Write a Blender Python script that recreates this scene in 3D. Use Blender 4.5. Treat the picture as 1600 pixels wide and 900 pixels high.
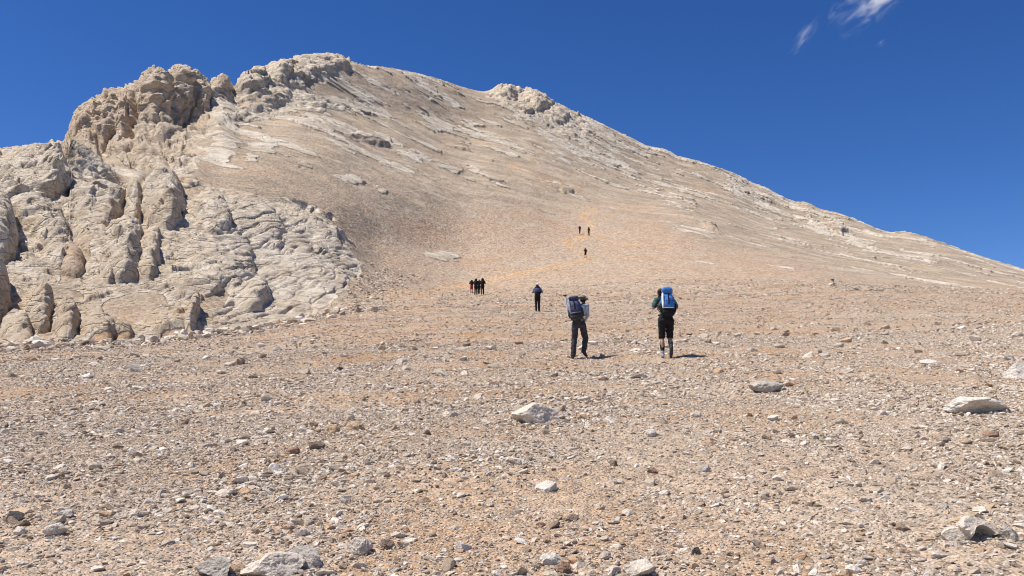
import bpy, bmesh, math, random
import numpy as np
from mathutils import Vector, Matrix, Euler
R = math.radians
random.seed(7); rng = np.random.default_rng(11)
for o in list(bpy.data.objects): bpy.data.objects.remove(o)
scene = bpy.context.scene
col = scene.collection

# ------------------------------------------------------------------ camera, sky, sun, exposure
F = 1385.0            # focal length in photograph pixels (1600 wide)
PITCH = R(8.0); CP, SP = math.cos(PITCH), math.sin(PITCH)
EYE = 1.6
cam = bpy.data.cameras.new('camera'); camo = bpy.data.objects.new('camera', cam); col.objects.link(camo)
cam.sensor_width = 36; cam.lens = 36*F/1600; cam.clip_end = 20000; cam.clip_start = 0.05
camo.location = (0, 0, EYE); camo.rotation_euler = (R(90)+PITCH, 0, 0)
scene.camera = camo
SUN_EL, SUN_AZ = R(62), R(-94)      # azimuth measured from +Y (view direction) towards +X
to_sun = Vector((math.sin(SUN_AZ)*math.cos(SUN_EL), math.cos(SUN_AZ)*math.cos(SUN_EL), math.sin(SUN_EL)))
w = bpy.data.worlds.new('World'); scene.world = w; w.use_nodes = True
nt = w.node_tree; nt.nodes.clear()
sky = nt.nodes.new('ShaderNodeTexSky'); sky.sky_type = 'NISHITA'; sky.sun_disc = False
sky.sun_elevation = SUN_EL; sky.sun_rotation = SUN_AZ
sky.altitude = 3200; sky.air_density = 0.95; sky.dust_density = 0.0; sky.ozone_density = 3.5
bg = nt.nodes.new('ShaderNodeBackground'); bg.inputs[1].default_value = 0.092
hs = nt.nodes.new('ShaderNodeHueSaturation'); hs.inputs['Saturation'].default_value = 1.26; hs.inputs['Hue'].default_value = .512; hs.inputs['Value'].default_value = 1.04
wo = nt.nodes.new('ShaderNodeOutputWorld')
nt.links.new(sky.outputs[0], hs.inputs['Color']); nt.links.new(hs.outputs[0], bg.inputs[0]); nt.links.new(bg.outputs[0], wo.inputs[0])
sl = bpy.data.lights.new('sun', 'SUN'); sl.energy = 4.6; sl.angle = R(0.53); sl.color = (1, .965, .91)
so = bpy.data.objects.new('sun', sl); col.objects.link(so)
so.rotation_euler = to_sun.to_track_quat('Z', 'Y').to_euler()
so.location = (0, 0, 60)
vs = scene.view_settings; vs.view_transform = 'Standard'; vs.look = 'None'; vs.gamma = 1; vs.use_curve_mapping = False
vs.exposure = 0.42
scene.render.engine = 'CYCLES'
scene.cycles.max_bounces = 5; scene.cycles.diffuse_bounces = 3; scene.cycles.volume_bounces = 2
scene.cycles.pixel_filter_type = 'BLACKMAN_HARRIS'; scene.cycles.filter_width = 1.05
scene.render.resolution_x = 1024; scene.render.resolution_y = 576

# ------------------------------------------------------------------ helpers
def tag(o, label=None, cat=None, group=None, kind=None):
    if label: o['label'] = label
    if cat: o['category'] = cat
    if group: o['group'] = group
    if kind: o['kind'] = kind
    return o
def empty(name, loc, rz=0.0):
    o = bpy.data.objects.new(name, None); col.objects.link(o)
    o.location = loc; o.rotation_euler = (0, 0, rz); o.empty_display_size = .2
    return o
def mesh_np(name, v, f, mat=None, parent=None, smooth=True, link=True):
    """v (n,3) array, f (m,k) int array, all faces with k corners"""
    me = bpy.data.meshes.new(name)
    v = np.asarray(v, dtype=np.float32); f = np.asarray(f, dtype=np.int32); k = f.shape[1]
    me.vertices.add(len(v)); me.vertices.foreach_set('co', v.ravel())
    me.loops.add(f.size); me.loops.foreach_set('vertex_index', f.ravel())
    me.polygons.add(len(f))
    me.polygons.foreach_set('loop_start', np.arange(0, f.size, k, dtype=np.int32))
    me.polygons.foreach_set('loop_total', np.full(len(f), k, dtype=np.int32))
    me.update(calc_edges=True)
    me.polygons.foreach_set('use_smooth', np.full(len(f), smooth))
    if mat: me.materials.append(mat)
    o = bpy.data.objects.new(name, me)
    if link: col.objects.link(o)
    if parent: o.parent = parent
    return o

def _hash(ix, iy, iz, s):
    h = (ix.astype(np.uint32)*np.uint32(374761393) + iy.astype(np.uint32)*np.uint32(668265263)
         + iz.astype(np.uint32)*np.uint32(2147483647) + np.uint32((s*2654435761) & 0xffffffff))
    h = (h ^ (h >> np.uint32(13)))*np.uint32(1274126177)
    h ^= h >> np.uint32(16)
    h = h*np.uint32(2246822519); h ^= h >> np.uint32(13)
    return h
_G = np.array([(1,1,0),(-1,1,0),(1,-1,0),(-1,-1,0),(1,0,1),(-1,0,1),(1,0,-1),(-1,0,-1),(0,1,1),(0,-1,1),(0,1,-1),(0,-1,-1),(1,1,0),(-1,1,0),(0,-1,1),(0,-1,-1)], dtype=np.float32)
from concurrent.futures import ThreadPoolExecutor
def pn(x, y, z, s=0):
    """gradient noise, about -1..1"""
    x = np.asarray(x, np.float32); y = np.asarray(y, np.float32)+0*x; z = np.asarray(z, np.float32)+0*x
    if x.size < 60000: return _pn(x, y, z, s)
    sh = x.shape; x, y, z = x.ravel(), y.ravel(), z.ravel(); out = np.empty_like(x)
    def run(a): out[a:a+32768] = _pn(x[a:a+32768], y[a:a+32768], z[a:a+32768], s)
    with ThreadPoolExecutor(4) as ex: list(ex.map(run, range(0, x.size, 32768)))
    return out.reshape(sh)
def blocks(x, y, z, s, tilt=1.0, off=1.0):
    """broken rock: every cell of a jittered grid is a plane with its own tilt and offset"""
    x, y, z = [np.asarray(q, np.float32) for q in (x, y, z)]; out = np.empty_like(x)
    def one(x, y, z):
        fx, fy, fz = np.floor(x), np.floor(y), np.floor(z); best = np.full(x.shape, 9., np.float32); val = np.zeros_like(best)
        for dx in (-1, 0, 1):
            for dy in (-1, 0, 1):
                for dz in (-1, 0, 1):
                    a = fx.astype(np.int64)+dx; b = fy.astype(np.int64)+dy; c = fz.astype(np.int64)+dz
                    with np.errstate(over='ignore'): h = _hash(a & 0xffffff, b & 0xffffff, c & 0xffffff, s)
                    r1 = (h & 1023)/1023.; r2 = ((h >> 10) & 1023)/1023.; r3 = ((h >> 20) & 1023)/1023.
                    px, py, pz = x-(a+.1+.8*r1), y-(b+.1+.8*r2), z-(c+.1+.8*r3); d = px*px+py*py+pz*pz
                    t = d < best; v = tilt*(px*(r2*2-1)+py*(r3*2-1)+pz*(r1*2-1))+off*(((h >> 5) & 255)/255.-.5)
                    val = np.where(t, v, val); best = np.where(t, d, best)
        return val
    def run(a): out[a:a+32768] = one(x[a:a+32768], y[a:a+32768], z[a:a+32768])
    with ThreadPoolExecutor(4) as ex: list(ex.map(run, range(0, x.size, 32768)))
    return out
def on(mask, fn, *arr):
    """evaluate fn only where mask holds"""
    r = np.zeros(mask.shape); r[mask] = fn(*[a[mask] for a in arr]); return r
def _pn(x, y, z, s=0):
    x = np.asarray(x, np.float32); y = np.asarray(y, np.float32)+0*x; z = np.asarray(z, np.float32)+0*x
    fx = np.floor(x); fy = np.floor(y); fz = np.floor(z)
    ix = fx.astype(np.int64); iy = fy.astype(np.int64); iz = fz.astype(np.int64)
    x = x-fx; y = y-fy; z = z-fz
    u = x*x*x*(x*(x*6-15)+10); v = y*y*y*(y*(y*6-15)+10); w_ = z*z*z*(z*(z*6-15)+10)
    r = 0
    with np.errstate(over='ignore'):
        for dx in (0, 1):
            for dy in (0, 1):
                for dz in (0, 1):
                    g = _G[_hash((ix+dx) & 0xffffff, (iy+dy) & 0xffffff, (iz+dz) & 0xffffff, s) & np.uint32(15)]
                    d = g[..., 0]*(x-dx)+g[..., 1]*(y-dy)+g[..., 2]*(z-dz)
                    r = r + d*(u if dx else 1-u)*(v if dy else 1-v)*(w_ if dz else 1-w_)
    return r
def fbm(x, y, z, s=0, o=4, g=.5):
    r = 0; a = 1
    for i in range(o):
        r = r + a*pn(x*2**i, y*2**i, z*2**i, s+i); a *= g
    return r
def sst(a, b, x):
    t = np.clip((x-a)/(b-a), 0, 1); return t*t*(3-2*t)

# ------------------------------------------------------------------ terrain profile
def pchip(x, y, xq):
    x = np.asarray(x, float); y = np.asarray(y, float); h = np.diff(x); d = np.diff(y)/h; m = np.zeros_like(y)
    for i in range(1, len(x)-1):
        if d[i-1]*d[i] > 0:
            w1 = 2*h[i]+h[i-1]; w2 = h[i]+2*h[i-1]; m[i] = (w1+w2)/(w1/d[i-1]+w2/d[i])
    m[0] = d[0]; m[-1] = d[-1]
    xq = np.asarray(xq, float); i = np.clip(np.searchsorted(x, xq)-1, 0, len(x)-2); t = (xq-x[i])/h[i]
    out = ((1+2*t)*(1-t)**2*y[i]+t*(1-t)**2*h[i]*m[i]+t*t*(3-2*t)*y[i+1]+t*t*(t-1)*h[i]*m[i+1])
    out = np.where(xq < x[0], y[0], np.where(xq > x[-1], y[-1], out))
    return out
# columns of bearing: for each, the (distance, height on the photograph) of the levels of the land
CT = {
 -600: [(50,565),(64,480),(88,350),(115,260),(135,285),(160,300),(190,310)],
 0:    [(50,541),(60,455),(82,325),(112,203),(134,226),(160,240),(190,236)],
 100:  [(51,537),(62,455),(85,325),(115,213),(137,238),(163,222),(190,213)],
 150:  [(51,536),(63,452),(87,330),(116,245),(138,255),(165,215),(186,150)],
 200:  [(52,535),(64,450),(88,340),(115,292),(142,256),(168,205),(188,132)],
 250:  [(53,531),(65,445),(90,335),(117,275),(145,238),(172,185),(192,105)],
 300:  [(54,524),(67,440),(92,330),(121,262),(152,225),(184,180),(204,104)],
 350:  [(56,519),(70,437),(96,325),(130,258),(156,212),(190,168),(216,116)],
 400:  [(58,513),(74,437),(100,330),(128,265),(160,220),(197,172),(234,104)],
 500:  [(62,494),(79,435),(106,350),(138,285),(180,220),(222,160),(268,83)],
 600:  [(66,480),(88,448),(126,388),(156,305),(202,240),(248,175),(300,104)],
 745:  [(71,472),(105,456),(148,402),(188,326),(234,260),(282,205),(338,142)],
 915:  [(76,464),(106,446),(150,403),(182,366),(228,312),(290,246),(365,180)],
 1050: [(78,456),(110,436),(150,400),(188,362),(240,322),(305,283),(375,238)],
 1200: [(80,449),(110,437),(150,411),(190,387),(250,360),(310,330),(380,293)],
 1300: [(80,444),(105,441),(140,428),(185,408),(240,385),(300,360),(360,330)],
 1400: [(80,447),(105,451),(140,441),(180,425),(230,406),(280,386),(340,361)],
 1600: [(80,453),(105,463),(140,462),(180,455),(220,446),(260,434),(310,420)],
 2200: [(80,468),(105,485),(140,498),(180,505),(220,510),(260,515),(300,520)]}
SKY = [(-600,300),(0,232),(60,224),(104,216),(110,190),(117,172),(125,164),(145,150),(170,138),(200,132),(215,125),(224,113),(232,105),(243,102),(252,104),(261,113),(268,104),(280,100),(294,101),(305,107),(318,117),(330,126),(338,119),(346,114),(354,115),(360,126),(366,134),(374,122),(384,112),(395,106),(402,102),(410,106),(425,99),(440,93),(455,90),(470,84),(485,85),(500,82),(530,83),(545,92),(560,99),(580,104),(588,102),(610,106),(640,111),(660,116),(690,124),(720,135),(745,142),(762,143),(774,133),(788,128),(806,134),(825,134),(842,142),(860,153),(890,170),(920,183),(950,198),(980,212),(1008,227),(1026,230),(1043,233),(1056,243),(1090,250),(1120,260),(1150,271),(1180,287),(1195,291),(1215,303),(1236,314),(1262,315),(1280,326),(1310,332),(1340,343),(1370,357),(1390,363),(1415,360),(1450,370),(1500,388),(1550,405),(1600,420),(2200,520)]
PXT = np.linspace(-600, 2200, 1401); LD = np.linspace(math.log(1.0), math.log(4000), 1600)
def plane_up(X, D):
    a, b, c = -EYE, .129, .03
    return (a+c*X+D*(b*CP-SP))/(CP+b*SP)
xs = sorted(CT); LV = [[pchip(xs, [CT[x][k][j] for x in xs], PXT) for k in range(7)] for j in (0, 1)]
_q = sst(470, 330, PXT); LV[1][6] = LV[1][6]*(1-_q)+_q*np.interp(PXT, [s[0] for s in SKY], [s[1] for s in SKY])
UPT = np.zeros((len(PXT), len(LD)))
for i, px in enumerate(PXT):
    ds = [1, 6, 14, 23]; us = [plane_up((px-800)/F*d, d) for d in ds]
    for k in range(7):
        ds.append(LV[0][k][i]); us.append(LV[0][k][i]*(450-LV[1][k][i])/F)
    dS, uS = ds[-1], us[-1]
    ds += [dS*1.08, dS*1.6, 4000]
    us += [uS-dS*.035, uS-dS*.45, uS-1400]
    UPT[i] = pchip(ds, us, np.exp(LD))
def up_at(px, D, X=None):
    a = np.clip((np.asarray(px, float)+600)/2.0, 0, len(PXT)-1.001); b = np.clip((np.log(np.maximum(D, 1.0)))/(LD[1]-LD[0]), 0, len(LD)-1.001)
    i = a.astype(int); j = b.astype(int); fa = a-i; fb = b-j
    t = UPT[i, j]*(1-fa)*(1-fb)+UPT[i+1, j]*fa*(1-fb)+UPT[i, j+1]*(1-fa)*fb+UPT[i+1, j+1]*fa*fb
    if X is not None:
        wq = sst(14, 23, D); t = plane_up(X, D)*(1-wq)+t*wq
    return t
def to_world(X, D, up):
    return np.stack([X, D*CP-up*SP, EYE+D*SP+up*CP], -1)
def relief(X, Y):
    """small undulation of the gravel ground, added to its height"""
    return .10*pn(X*.16, Y*.16, 0, 91)+.05*pn(X*.55, Y*.55, 0, 92)+.022*pn(X*1.9, Y*1.9, 0, 93)+.010*pn(X*5.5, Y*5.5, 0, 94)
def ground(X, D):
    """world point of the near ground (as meshed) at lateral X and depth D"""
    X = np.asarray(X, float); D = np.asarray(D, float)
    P = to_world(X, D, up_at(800+F*X/D, D, X)); P[..., 2] += relief(P[..., 0], P[..., 1]); return P
def project(P):
    d = P[..., 1]*CP+(P[..., 2]-EYE)*SP; u = -P[..., 1]*SP+(P[..., 2]-EYE)*CP
    return 800+F*P[..., 0]/d, 450-F*u/d, d
def at(px, py):
    """near-ground point seen at photograph pixel px, py (nearest hit)"""
    D = np.exp(np.linspace(math.log(2.5), math.log(220), 5000)); P = ground((px-800)/F*D, D)
    y = project(P)[1]; k = np.argmax(y <= py); return Vector(P[k]), float(D[k])

def poly_mask(px, py, pts, soft):
    """smooth 0..1 mask inside polygon (signed distance / soft)"""
    pts = np.array(pts, float); n = len(pts); ins = np.zeros(px.shape, bool); dmin = np.full(px.shape, 1e9)
    for i in range(n):
        x0, y0 = pts[i]; x1, y1 = pts[(i+1) % n]
        c = ((y0 > py) != (y1 > py)) & (px < (x1-x0)*(py-y0)/((y1-y0) if y1 != y0 else 1e-9)+x0); ins ^= c
        ex, ey = x1-x0, y1-y0; t = np.clip(((px-x0)*ex+(py-y0)*ey)/(ex*ex+ey*ey), 0, 1)
        dmin = np.minimum(dmin, np.hypot(px-x0-t*ex, py-y0-t*ey))
    return np.where(ins, dmin, -dmin)/soft

# ------------------------------------------------------------------ terrain mesh
D0 = 4.0
pxc = np.concatenate([np.linspace(-560, -40, 70), np.linspace(-39, 1639, 1330), np.linspace(1640, 2160, 60)])
U = (pxc-800)/F
Df = np.exp(np.linspace(math.log(1.3), math.log(3500), 4000))
NR = 1000
DR = np.zeros((len(pxc), NR))
for i, p in enumerate(pxc):
    u = up_at(np.full(len(Df), p), Df); y = 450-F*u/Df
    dy = np.abs(np.diff(y)); dy[Df[1:] < 4.6] *= .03
    vis = np.diff(y) < 0
    dS = np.interp(p, PXT, LV[0][6])
    dy = np.where(vis, dy, dy*.3); dy[Df[1:] > dS*1.12] *= .02
    m = np.sqrt(dy**2+(70*np.diff(np.log(Df))*np.where(Df[1:] > dS*1.12, .08, 1))**2)
    m *= np.where(Df[1:] < 45, .55, 1)
    c = np.concatenate([[0], np.cumsum(m)]); DR[i] = np.interp(np.linspace(0, c[-1], NR), c, Df)
kern = np.ones(9)/9
for j in range(NR): DR[:, j] = np.convolve(np.pad(DR[:, j], 4, 'edge'), kern, 'valid')
Xg = U[:, None]*(DR+D0*(DR < 1e9)*np.clip(1-DR/60, 0, 1))
PXg = 800+F*Xg/DR
P = to_world(Xg, DR, up_at(PXg, DR, Xg))
PYg = project(P)[1]
def normals(P):
    a = np.gradient(P, axis=0); b = np.gradient(P, axis=1); n = np.cross(a, b); n /= np.linalg.norm(n, axis=-1, keepdims=True)+1e-9
    return n*np.sign(n[..., 2:3]+1e-9) if False else n
N = normals(P)
if N[700, 200, 2] < 0: N = -N
X, Y, Z = P[..., 0], P[..., 1], P[..., 2]
wpx = PXg+14*fbm(X/9, Y/9, Z/9, 5, 3)+5*pn(X/1.5, Y/1.5, Z/1.5, 8); wpy = PYg+10*fbm(X/9, Y/9, Z/9, 15, 3)+4*pn(X/1.5, Y/1.5, Z/1.5, 18)
# --- bedrock masks
CLIFF = [(-700,575),(0,542),(130,536),(300,521),(400,513),(500,492),(545,450),(572,412),(548,378),(524,345),(492,322),(440,312),(380,302),(335,292),(300,268),(330,235),(300,215),(345,185),(330,165),(352,140),(362,90),(100,60),(-700,100)]
SUMMIT = [(362,185),(362,90),(470,60),(548,80),(556,104),(520,118),(480,122),(500,140),(540,160),(560,175),(500,168),(430,176)]
RIDGE = [(758,150),(770,120),(845,125),(900,165),(935,200),(880,225),(850,205),(800,185)]
m_cliff = poly_mask(wpx, wpy, CLIFF, 7); m_cliff = np.where((DR > LV[0][0].min()), m_cliff, -9)
hidden = (DR > 130) & (PYg > 260) & (PXg < 250)
m_cliff[hidden] = 1
for (cx, cy, rx, ry, a) in [(205,482,52,24,-8),(118,402,16,44,38),(190,262,34,12,40),(300,300,26,7,-10),(100,455,34,10,20),(330,470,26,12,-30)]:
    ca, sa = math.cos(R(a)), math.sin(R(a)); dx = wpx-cx; dy = wpy-cy
    m_cliff = np.where(DR < 160, np.minimum(m_cliff, 3.0*(np.hypot((dx*ca+dy*sa)/rx, (-dx*sa+dy*ca)/ry)-1)+.2), m_cliff)
m_sum = poly_mask(wpx, wpy, SUMMIT, 9); m_rid = poly_mask(wpx, wpy, RIDGE, 9)
far = sst(115, 170, DR)
# bands of bedrock dipping to the right, over the upper slopes
ang = R(-27); A1 = X*math.cos(ang)+Z*math.sin(ang); A2 = -X*math.sin(ang)+Z*math.cos(ang)
skyD = np.interp(PXg, PXT, LV[1][6]); below = PYg-skyD
st = fbm(A1/34+.3*pn(X/20, Y/20, Z/20, 3), A2/5.0, Y/60, 31, 4)
st2 = fbm(A1/13, A2/2.2, Y/25, 41, 4)
left = sst(640, 380, PXg)
thr = .03+.0032*np.clip(below, 0, 400)-.20*left*sst(330, 230, PYg)+.12*sst(1200, 1500, PXg)
m_band = np.clip((st*.75+st2*.45-thr)*6, -1, 1)*sst(110, 150, DR)*sst(500, 440, PYg)
patch = np.zeros_like(X)-1
for (cx, cy, rx, ry, a) in [(541,281,26,7,12),(592,295,12,5,12),(692,401,30,9,6),(585,212,50,7,18),(652,243,34,7,20),(700,262,22,6,22),(760,275,40,6,22),(405,225,26,6,8),(350,215,26,9,14),(330,235,40,14,10),(395,243,12,6,10),(640,240,10,10,0),(470,255,14,4,12),(870,182,40,14,35),(905,215,40,9,33),(960,245,50,8,30),(1160,290,34,6,25),(1300,345,30,7,30),(1275,350,26,6,30),(1340,375,40,5,30),(1040,300,60,4,26),(520,190,60,8,14),(560,160,60,9,14),(680,190,40,10,30),(430,345,30,12,15)]:
    ca, sa = math.cos(R(a)), math.sin(R(a)); dx = wpx-cx; dy = wpy-cy
    q = 1-np.hypot((dx*ca+dy*sa)/rx, (-dx*sa+dy*ca)/ry); patch = np.maximum(patch, q*2.2)
m_patch = np.where(DR > 80, np.clip(patch+.5*st2, -1, 1), -1)
rock = np.clip(np.maximum.reduce([m_cliff, m_sum*.8, m_rid*.8, m_band, m_patch]), -1, 1)
rockm = sst(-.1, .5, rock)
big = np.clip(np.maximum.reduce([m_cliff, m_sum, m_rid]), 0, 1)
big = sst(0, 1, big)
# --- displacement of bedrock: rounded masses with creases, in metres
def bil(x, y, z, s): return np.abs(pn(x, y, z, s))*2-.45
wx = X+3*pn(X/14, Y/14, Z/14, 61); wz = Z+3*pn(X/14, Y/14, Z/14, 62); wy = Y+3*pn(X/14, Y/14, Z/14, 63)
calm = sst(330, 400, wpx)*sst(560, 300, PYg-0)*1.0      # the smooth slabs right of the crags
calm = np.clip(sst(305, 375, wpx)*sst(290, 320, PYg)*sst(110, 95, DR), 0, 1)
scale_far = 1.0
am = 1-.78*calm
near_hill = sst(0, 1, m_cliff)
NH = near_hill > 0
disp = near_hill*am*on(NH, lambda x, y, z: 1.5*pn(x/12, y/14, z/12, 51)+.22*bil(x/6, y/7, z/6.6, 52)+.06*bil(x/2.4, y/2.4, z/2.6, 53), wx, wy, wz)
ux = X+.5*pn(X/2, Y/2, Z/2, 64)+.12*pn(X/.6, Y/.6, Z/.6, 66); uz = Z+.5*pn(X/2, Y/2, Z/2, 65)+.12*pn(X/.6, Y/.6, Z/.6, 67)
disp += near_hill*on(NH, lambda x, y, z, k: k*(.55*blocks(x/6.5, y/6.5, z/8, 56, 1.1, .35)+.22*blocks(x/2.6, y/2.6, z/3.4, 57, 1.1, .35)+.05*blocks(x/.95, y/.95, z/1.1, 58, 1, .5)), ux, Y, uz, am)
disp += near_hill*on(NH, lambda x, y, z: .09*fbm(x/1.2, y/1.2, z/1.2, 55, 4, .6), X, Y, Z)
# joints in the smooth slabs, rising to the right
B1 = X*math.cos(R(50))+Z*math.sin(R(50)); B2 = -X*math.sin(R(50))+Z*math.cos(R(50))
jo = np.abs(pn(B1/9+2*0, B2/1.7+.8*pn(X/5, Y/5, Z/5, 71), Y/12, 72)); disp -= near_hill*.22*calm*np.exp(-(jo/.05)**2)
jo = np.abs(pn(X/7+.8*pn(X/4, Y/4, Z/4, 74), Z/3.5, Y/12, 73)); disp -= near_hill*.12*calm*np.exp(-(jo/.045)**2)
disp += near_hill*calm*(.6*pn(X/7, Y/7, Z/7, 77)+.07*fbm(X/1.6, Y/1.6, Z/1.6, 78, 3))
# modelled crags: x, y, half width, half height, tilt, bulge (metres)
BUMPS = [(60,262,52,44,25,5.5),(10,262,34,26,35,3.2),(40,318,60,22,35,2.5),(-10,360,36,42,20,5.0),(75,345,46,24,40,2.2),(95,395,40,26,45,1.6),(150,320,40,34,30,2.0),
 (214,310,20,44,12,3.3),(254,318,34,44,15,4.4),(325,335,34,30,25,1.8),(190,395,36,42,15,3.3),(168,410,13,30,5,1.6),(232,400,20,34,20,2.0),(150,375,34,24,40,1.5),
 (-12,470,26,44,10,4.8),(60,492,24,34,10,2.5),(100,506,24,32,15,2.1),(22,520,28,20,10,1.4),(145,512,34,24,30,1.4),(185,522,20,14,10,.9),(262,508,34,20,0,1.0),(296,500,10,24,5,2.0),
 (392,458,30,32,20,1.5),(350,400,60,46,40,1.3),(450,360,60,40,40,1.1),(455,440,50,44,30,1.1),(520,420,40,36,30,.9),(520,360,34,26,30,.8),(400,340,60,30,40,1.0),
 (240,252,26,16,20,2.2),(222,222,18,26,-20,2.4),(285,245,18,9,-10,1.6),(255,205,30,12,-30,1.6),
 (160,180,30,44,12,3.6),(134,200,18,40,10,2.6),(196,178,15,58,12,4.2),(240,150,24,50,6,5.2),(222,188,13,44,14,3.6),(282,132,24,34,0,5.0),(262,185,26,24,-10,2.6),(310,145,24,22,30,3.6),(200,222,36,10,-40,1.4),
 (395,120,20,20,0,5),(440,105,26,16,0,5),(470,115,20,14,-20,2.5),(500,98,30,10,0,2),(415,148,40,16,0,3),(480,150,30,12,15,2),(365,165,22,12,0,2),(530,92,20,9,10,3),(340,180,30,9,-10,2),
 (795,146,26,16,0,5),(840,160,22,16,30,4),(870,180,20,12,30,3),(583,218,32,6,16,2.6),(565,210,30,5,14,2.0),(872,294,22,5,14,1.5),(722,230,26,4,18,1.5),(1300,352,24,7,28,2.5),(1110,355,20,3,20,1.2)]
bb = np.zeros_like(X)
for k, (cx, cy, rx, ry, a, amp) in enumerate(BUMPS):
    if cy > 270 and cx < 420: okd = DR < 118
    elif cx < 120: okd = DR < 128
    elif cx < 360: okd = DR > 118
    else: okd = DR > 130
    ca, sa = math.cos(R(a)), math.sin(R(a))
    dx = PXg+.75*(wpx-PXg)-cx; dy = PYg+.75*(wpy-PYg)-cy
    q = 1-((dx*ca+dy*sa)/rx)**2-((-dx*sa+dy*ca)/ry)**2
    lx = (dx*ca+dy*sa)/rx; h = amp*np.clip(q, 0, 1)**(.8 if (cy < 262 and cx > 105) else .45)*(.30+.70*np.clip((lx+1)/1.7, 0, 1))*(.9+.25*fbm(X/3, Y/3, Z/3, 200+k, 2)); bb = np.maximum(bb, np.where(okd, h, 0))
fct = on(NH, lambda x, y, z: blocks(x/2.6, y/2.6, z/3.4, 170, 1.6, .3)+.5*blocks(x/1.2, y/1.2, z/1.5, 171, 1.6, .3), ux, Y, uz); bb = bb*np.clip(1+.20*fct*(1-.6*calm), .3, 1.8)
disp = disp+bb*np.where(DR < 130, .85, .74)
# summit crags, ridge knob
sm = sst(0, 1, np.maximum(m_sum, m_rid))
SMK = sm > 0
disp += .68*sm*on(SMK, lambda x, y, z: 1.0*bil(x/17, y/20, z/13, 81)+.6*bil(x/8, y/8, z/6, 82)+1.1*blocks(x/9, y/9, z/7, 83, 1, .7)+.5*blocks(x/3.8, y/3.8, z/3, 84, 1, .7)+.3*fbm(x/2, y/2, z/2, 85, 3), wx, wy, wz)
# ledges
lb = sst(-.05, .35, np.maximum(m_band, m_patch))*sst(85, 105, DR)
disp += lb*(.55+.4*bil(A1/9, A2/2.4, Y/9, 85)+on(lb > 0, lambda x, y, z: .8*blocks(x/7, z/1.9, y/7, 86, 1, .8)+.35*blocks(x/2.6, z/.9, y/2.6, 88, 1, .8), A1, Y, A2))*np.clip(DR/260, .5, 1.3)*.42
# scree: faint runnels and grain
sc = 1-rockm
disp += sc*far*(.5*fbm(X/28, Y/28, Z/28, 87, 4)+.10*fbm(X/2.2, Y/2.2, Z/2.2, 88, 3))
disp += sc*sst(45, 90, DR)*.09*fbm(X/1.3, Y/1.3, Z/1.3, 89, 3)
disp *= sst(46, 54, DR)
def blur(a):
    a = np.pad(a, 1, 'edge'); a = (a[:-2]+2*a[1:-1]+a[2:])/4; return (a[:, :-2]+2*a[:, 1:-1]+a[:, 2:])/4
disp = disp+(blur(disp)-disp)*near_hill; R1 = sst(46, 54, DR)
disp += near_hill*(1-.6*calm)*on(NH, lambda x, y, z: .10*fbm(x/1.1, y/1.1, z/1.1, 59, 4, .62), X, Y, Z)*R1
disp += near_hill*(1-.88*calm)*on(NH, lambda x, y, z: .13*blocks(x/1.3, y/1.3, z/1.6, 158, 1.1, .5)+.07*blocks(x/.55, y/.55, z/.65, 159, 1.1, .5), ux, Y, uz)*R1
tw = near_hill*sst(118, 132, DR); TW = tw > 0      # upright clefts and plates of the high crag
disp += tw*on(TW, lambda x, y, z: 0.75*blocks(x/4.2+z/14, y/5, z/11, 160, 1.3, .6)+.26*blocks(x/1.9+z/8, y/2, z/4.5, 161, 1.2, .6)-1.3*np.exp(-(pn(x/4+z/11, y/20, z/16, 162)/.055)**2), ux, Y, uz)
cj = near_hill*calm*sst(112, 100, DR); CJ = cj > 0  # long joints over the smooth slabs
disp -= cj*on(CJ, lambda b1, b2, y: .30*np.exp(-(pn(b1/13+.4*b2/4, b2/2.6, y/30, 163)/.045)**2)+.12*np.exp(-(pn(b1/6, b2/1.3, y/30, 164)/.06)**2), B1+.7*pn(X/3, Y/3, Z/3, 165), B2+.5*pn(X/3, Y/3, Z/3, 166), Y)
zadd = relief(X, Y)*(1-near_hill)*sst(150, 90, DR)
P2 = P+N*disp[..., None]; P2[..., 2] += zadd
qx, qy, qd = project(P2); vis_ = (qd > 60) & (qd < 520); bins = np.arange(-20, 1622, 3); kk = ((qx-bins[0])/3).astype(int); okb = vis_ & (kk >= 0) & (kk < len(bins))
got = np.full(len(bins), 1e9); np.minimum.at(got, kk[okb], qy[okb]); want = np.interp(bins+1.5, [q[0] for q in SKY], [q[1] for q in SKY])
raw = np.clip(want-got, -30, 30); box = lambda n: np.convolve(np.pad(raw, n//2, 'edge'), np.ones(n)/n, 'valid'); lo = box(45); hi = box(5)-lo; hi = np.interp(PXg, bins+1.5, hi); dl = np.interp(PXg, bins+1.5, lo)
crest = np.where(PXg < 108, np.interp(PXg, PXT, LV[0][3]), np.interp(PXg, PXT, LV[0][6]))
P2[..., 2] -= (dl*sst(.5, .85, DR/crest)+hi*np.where(PXg < 400, sst(.6, .9, DR/crest), sst(.84, .99, DR/crest)))*DR/F
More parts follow.
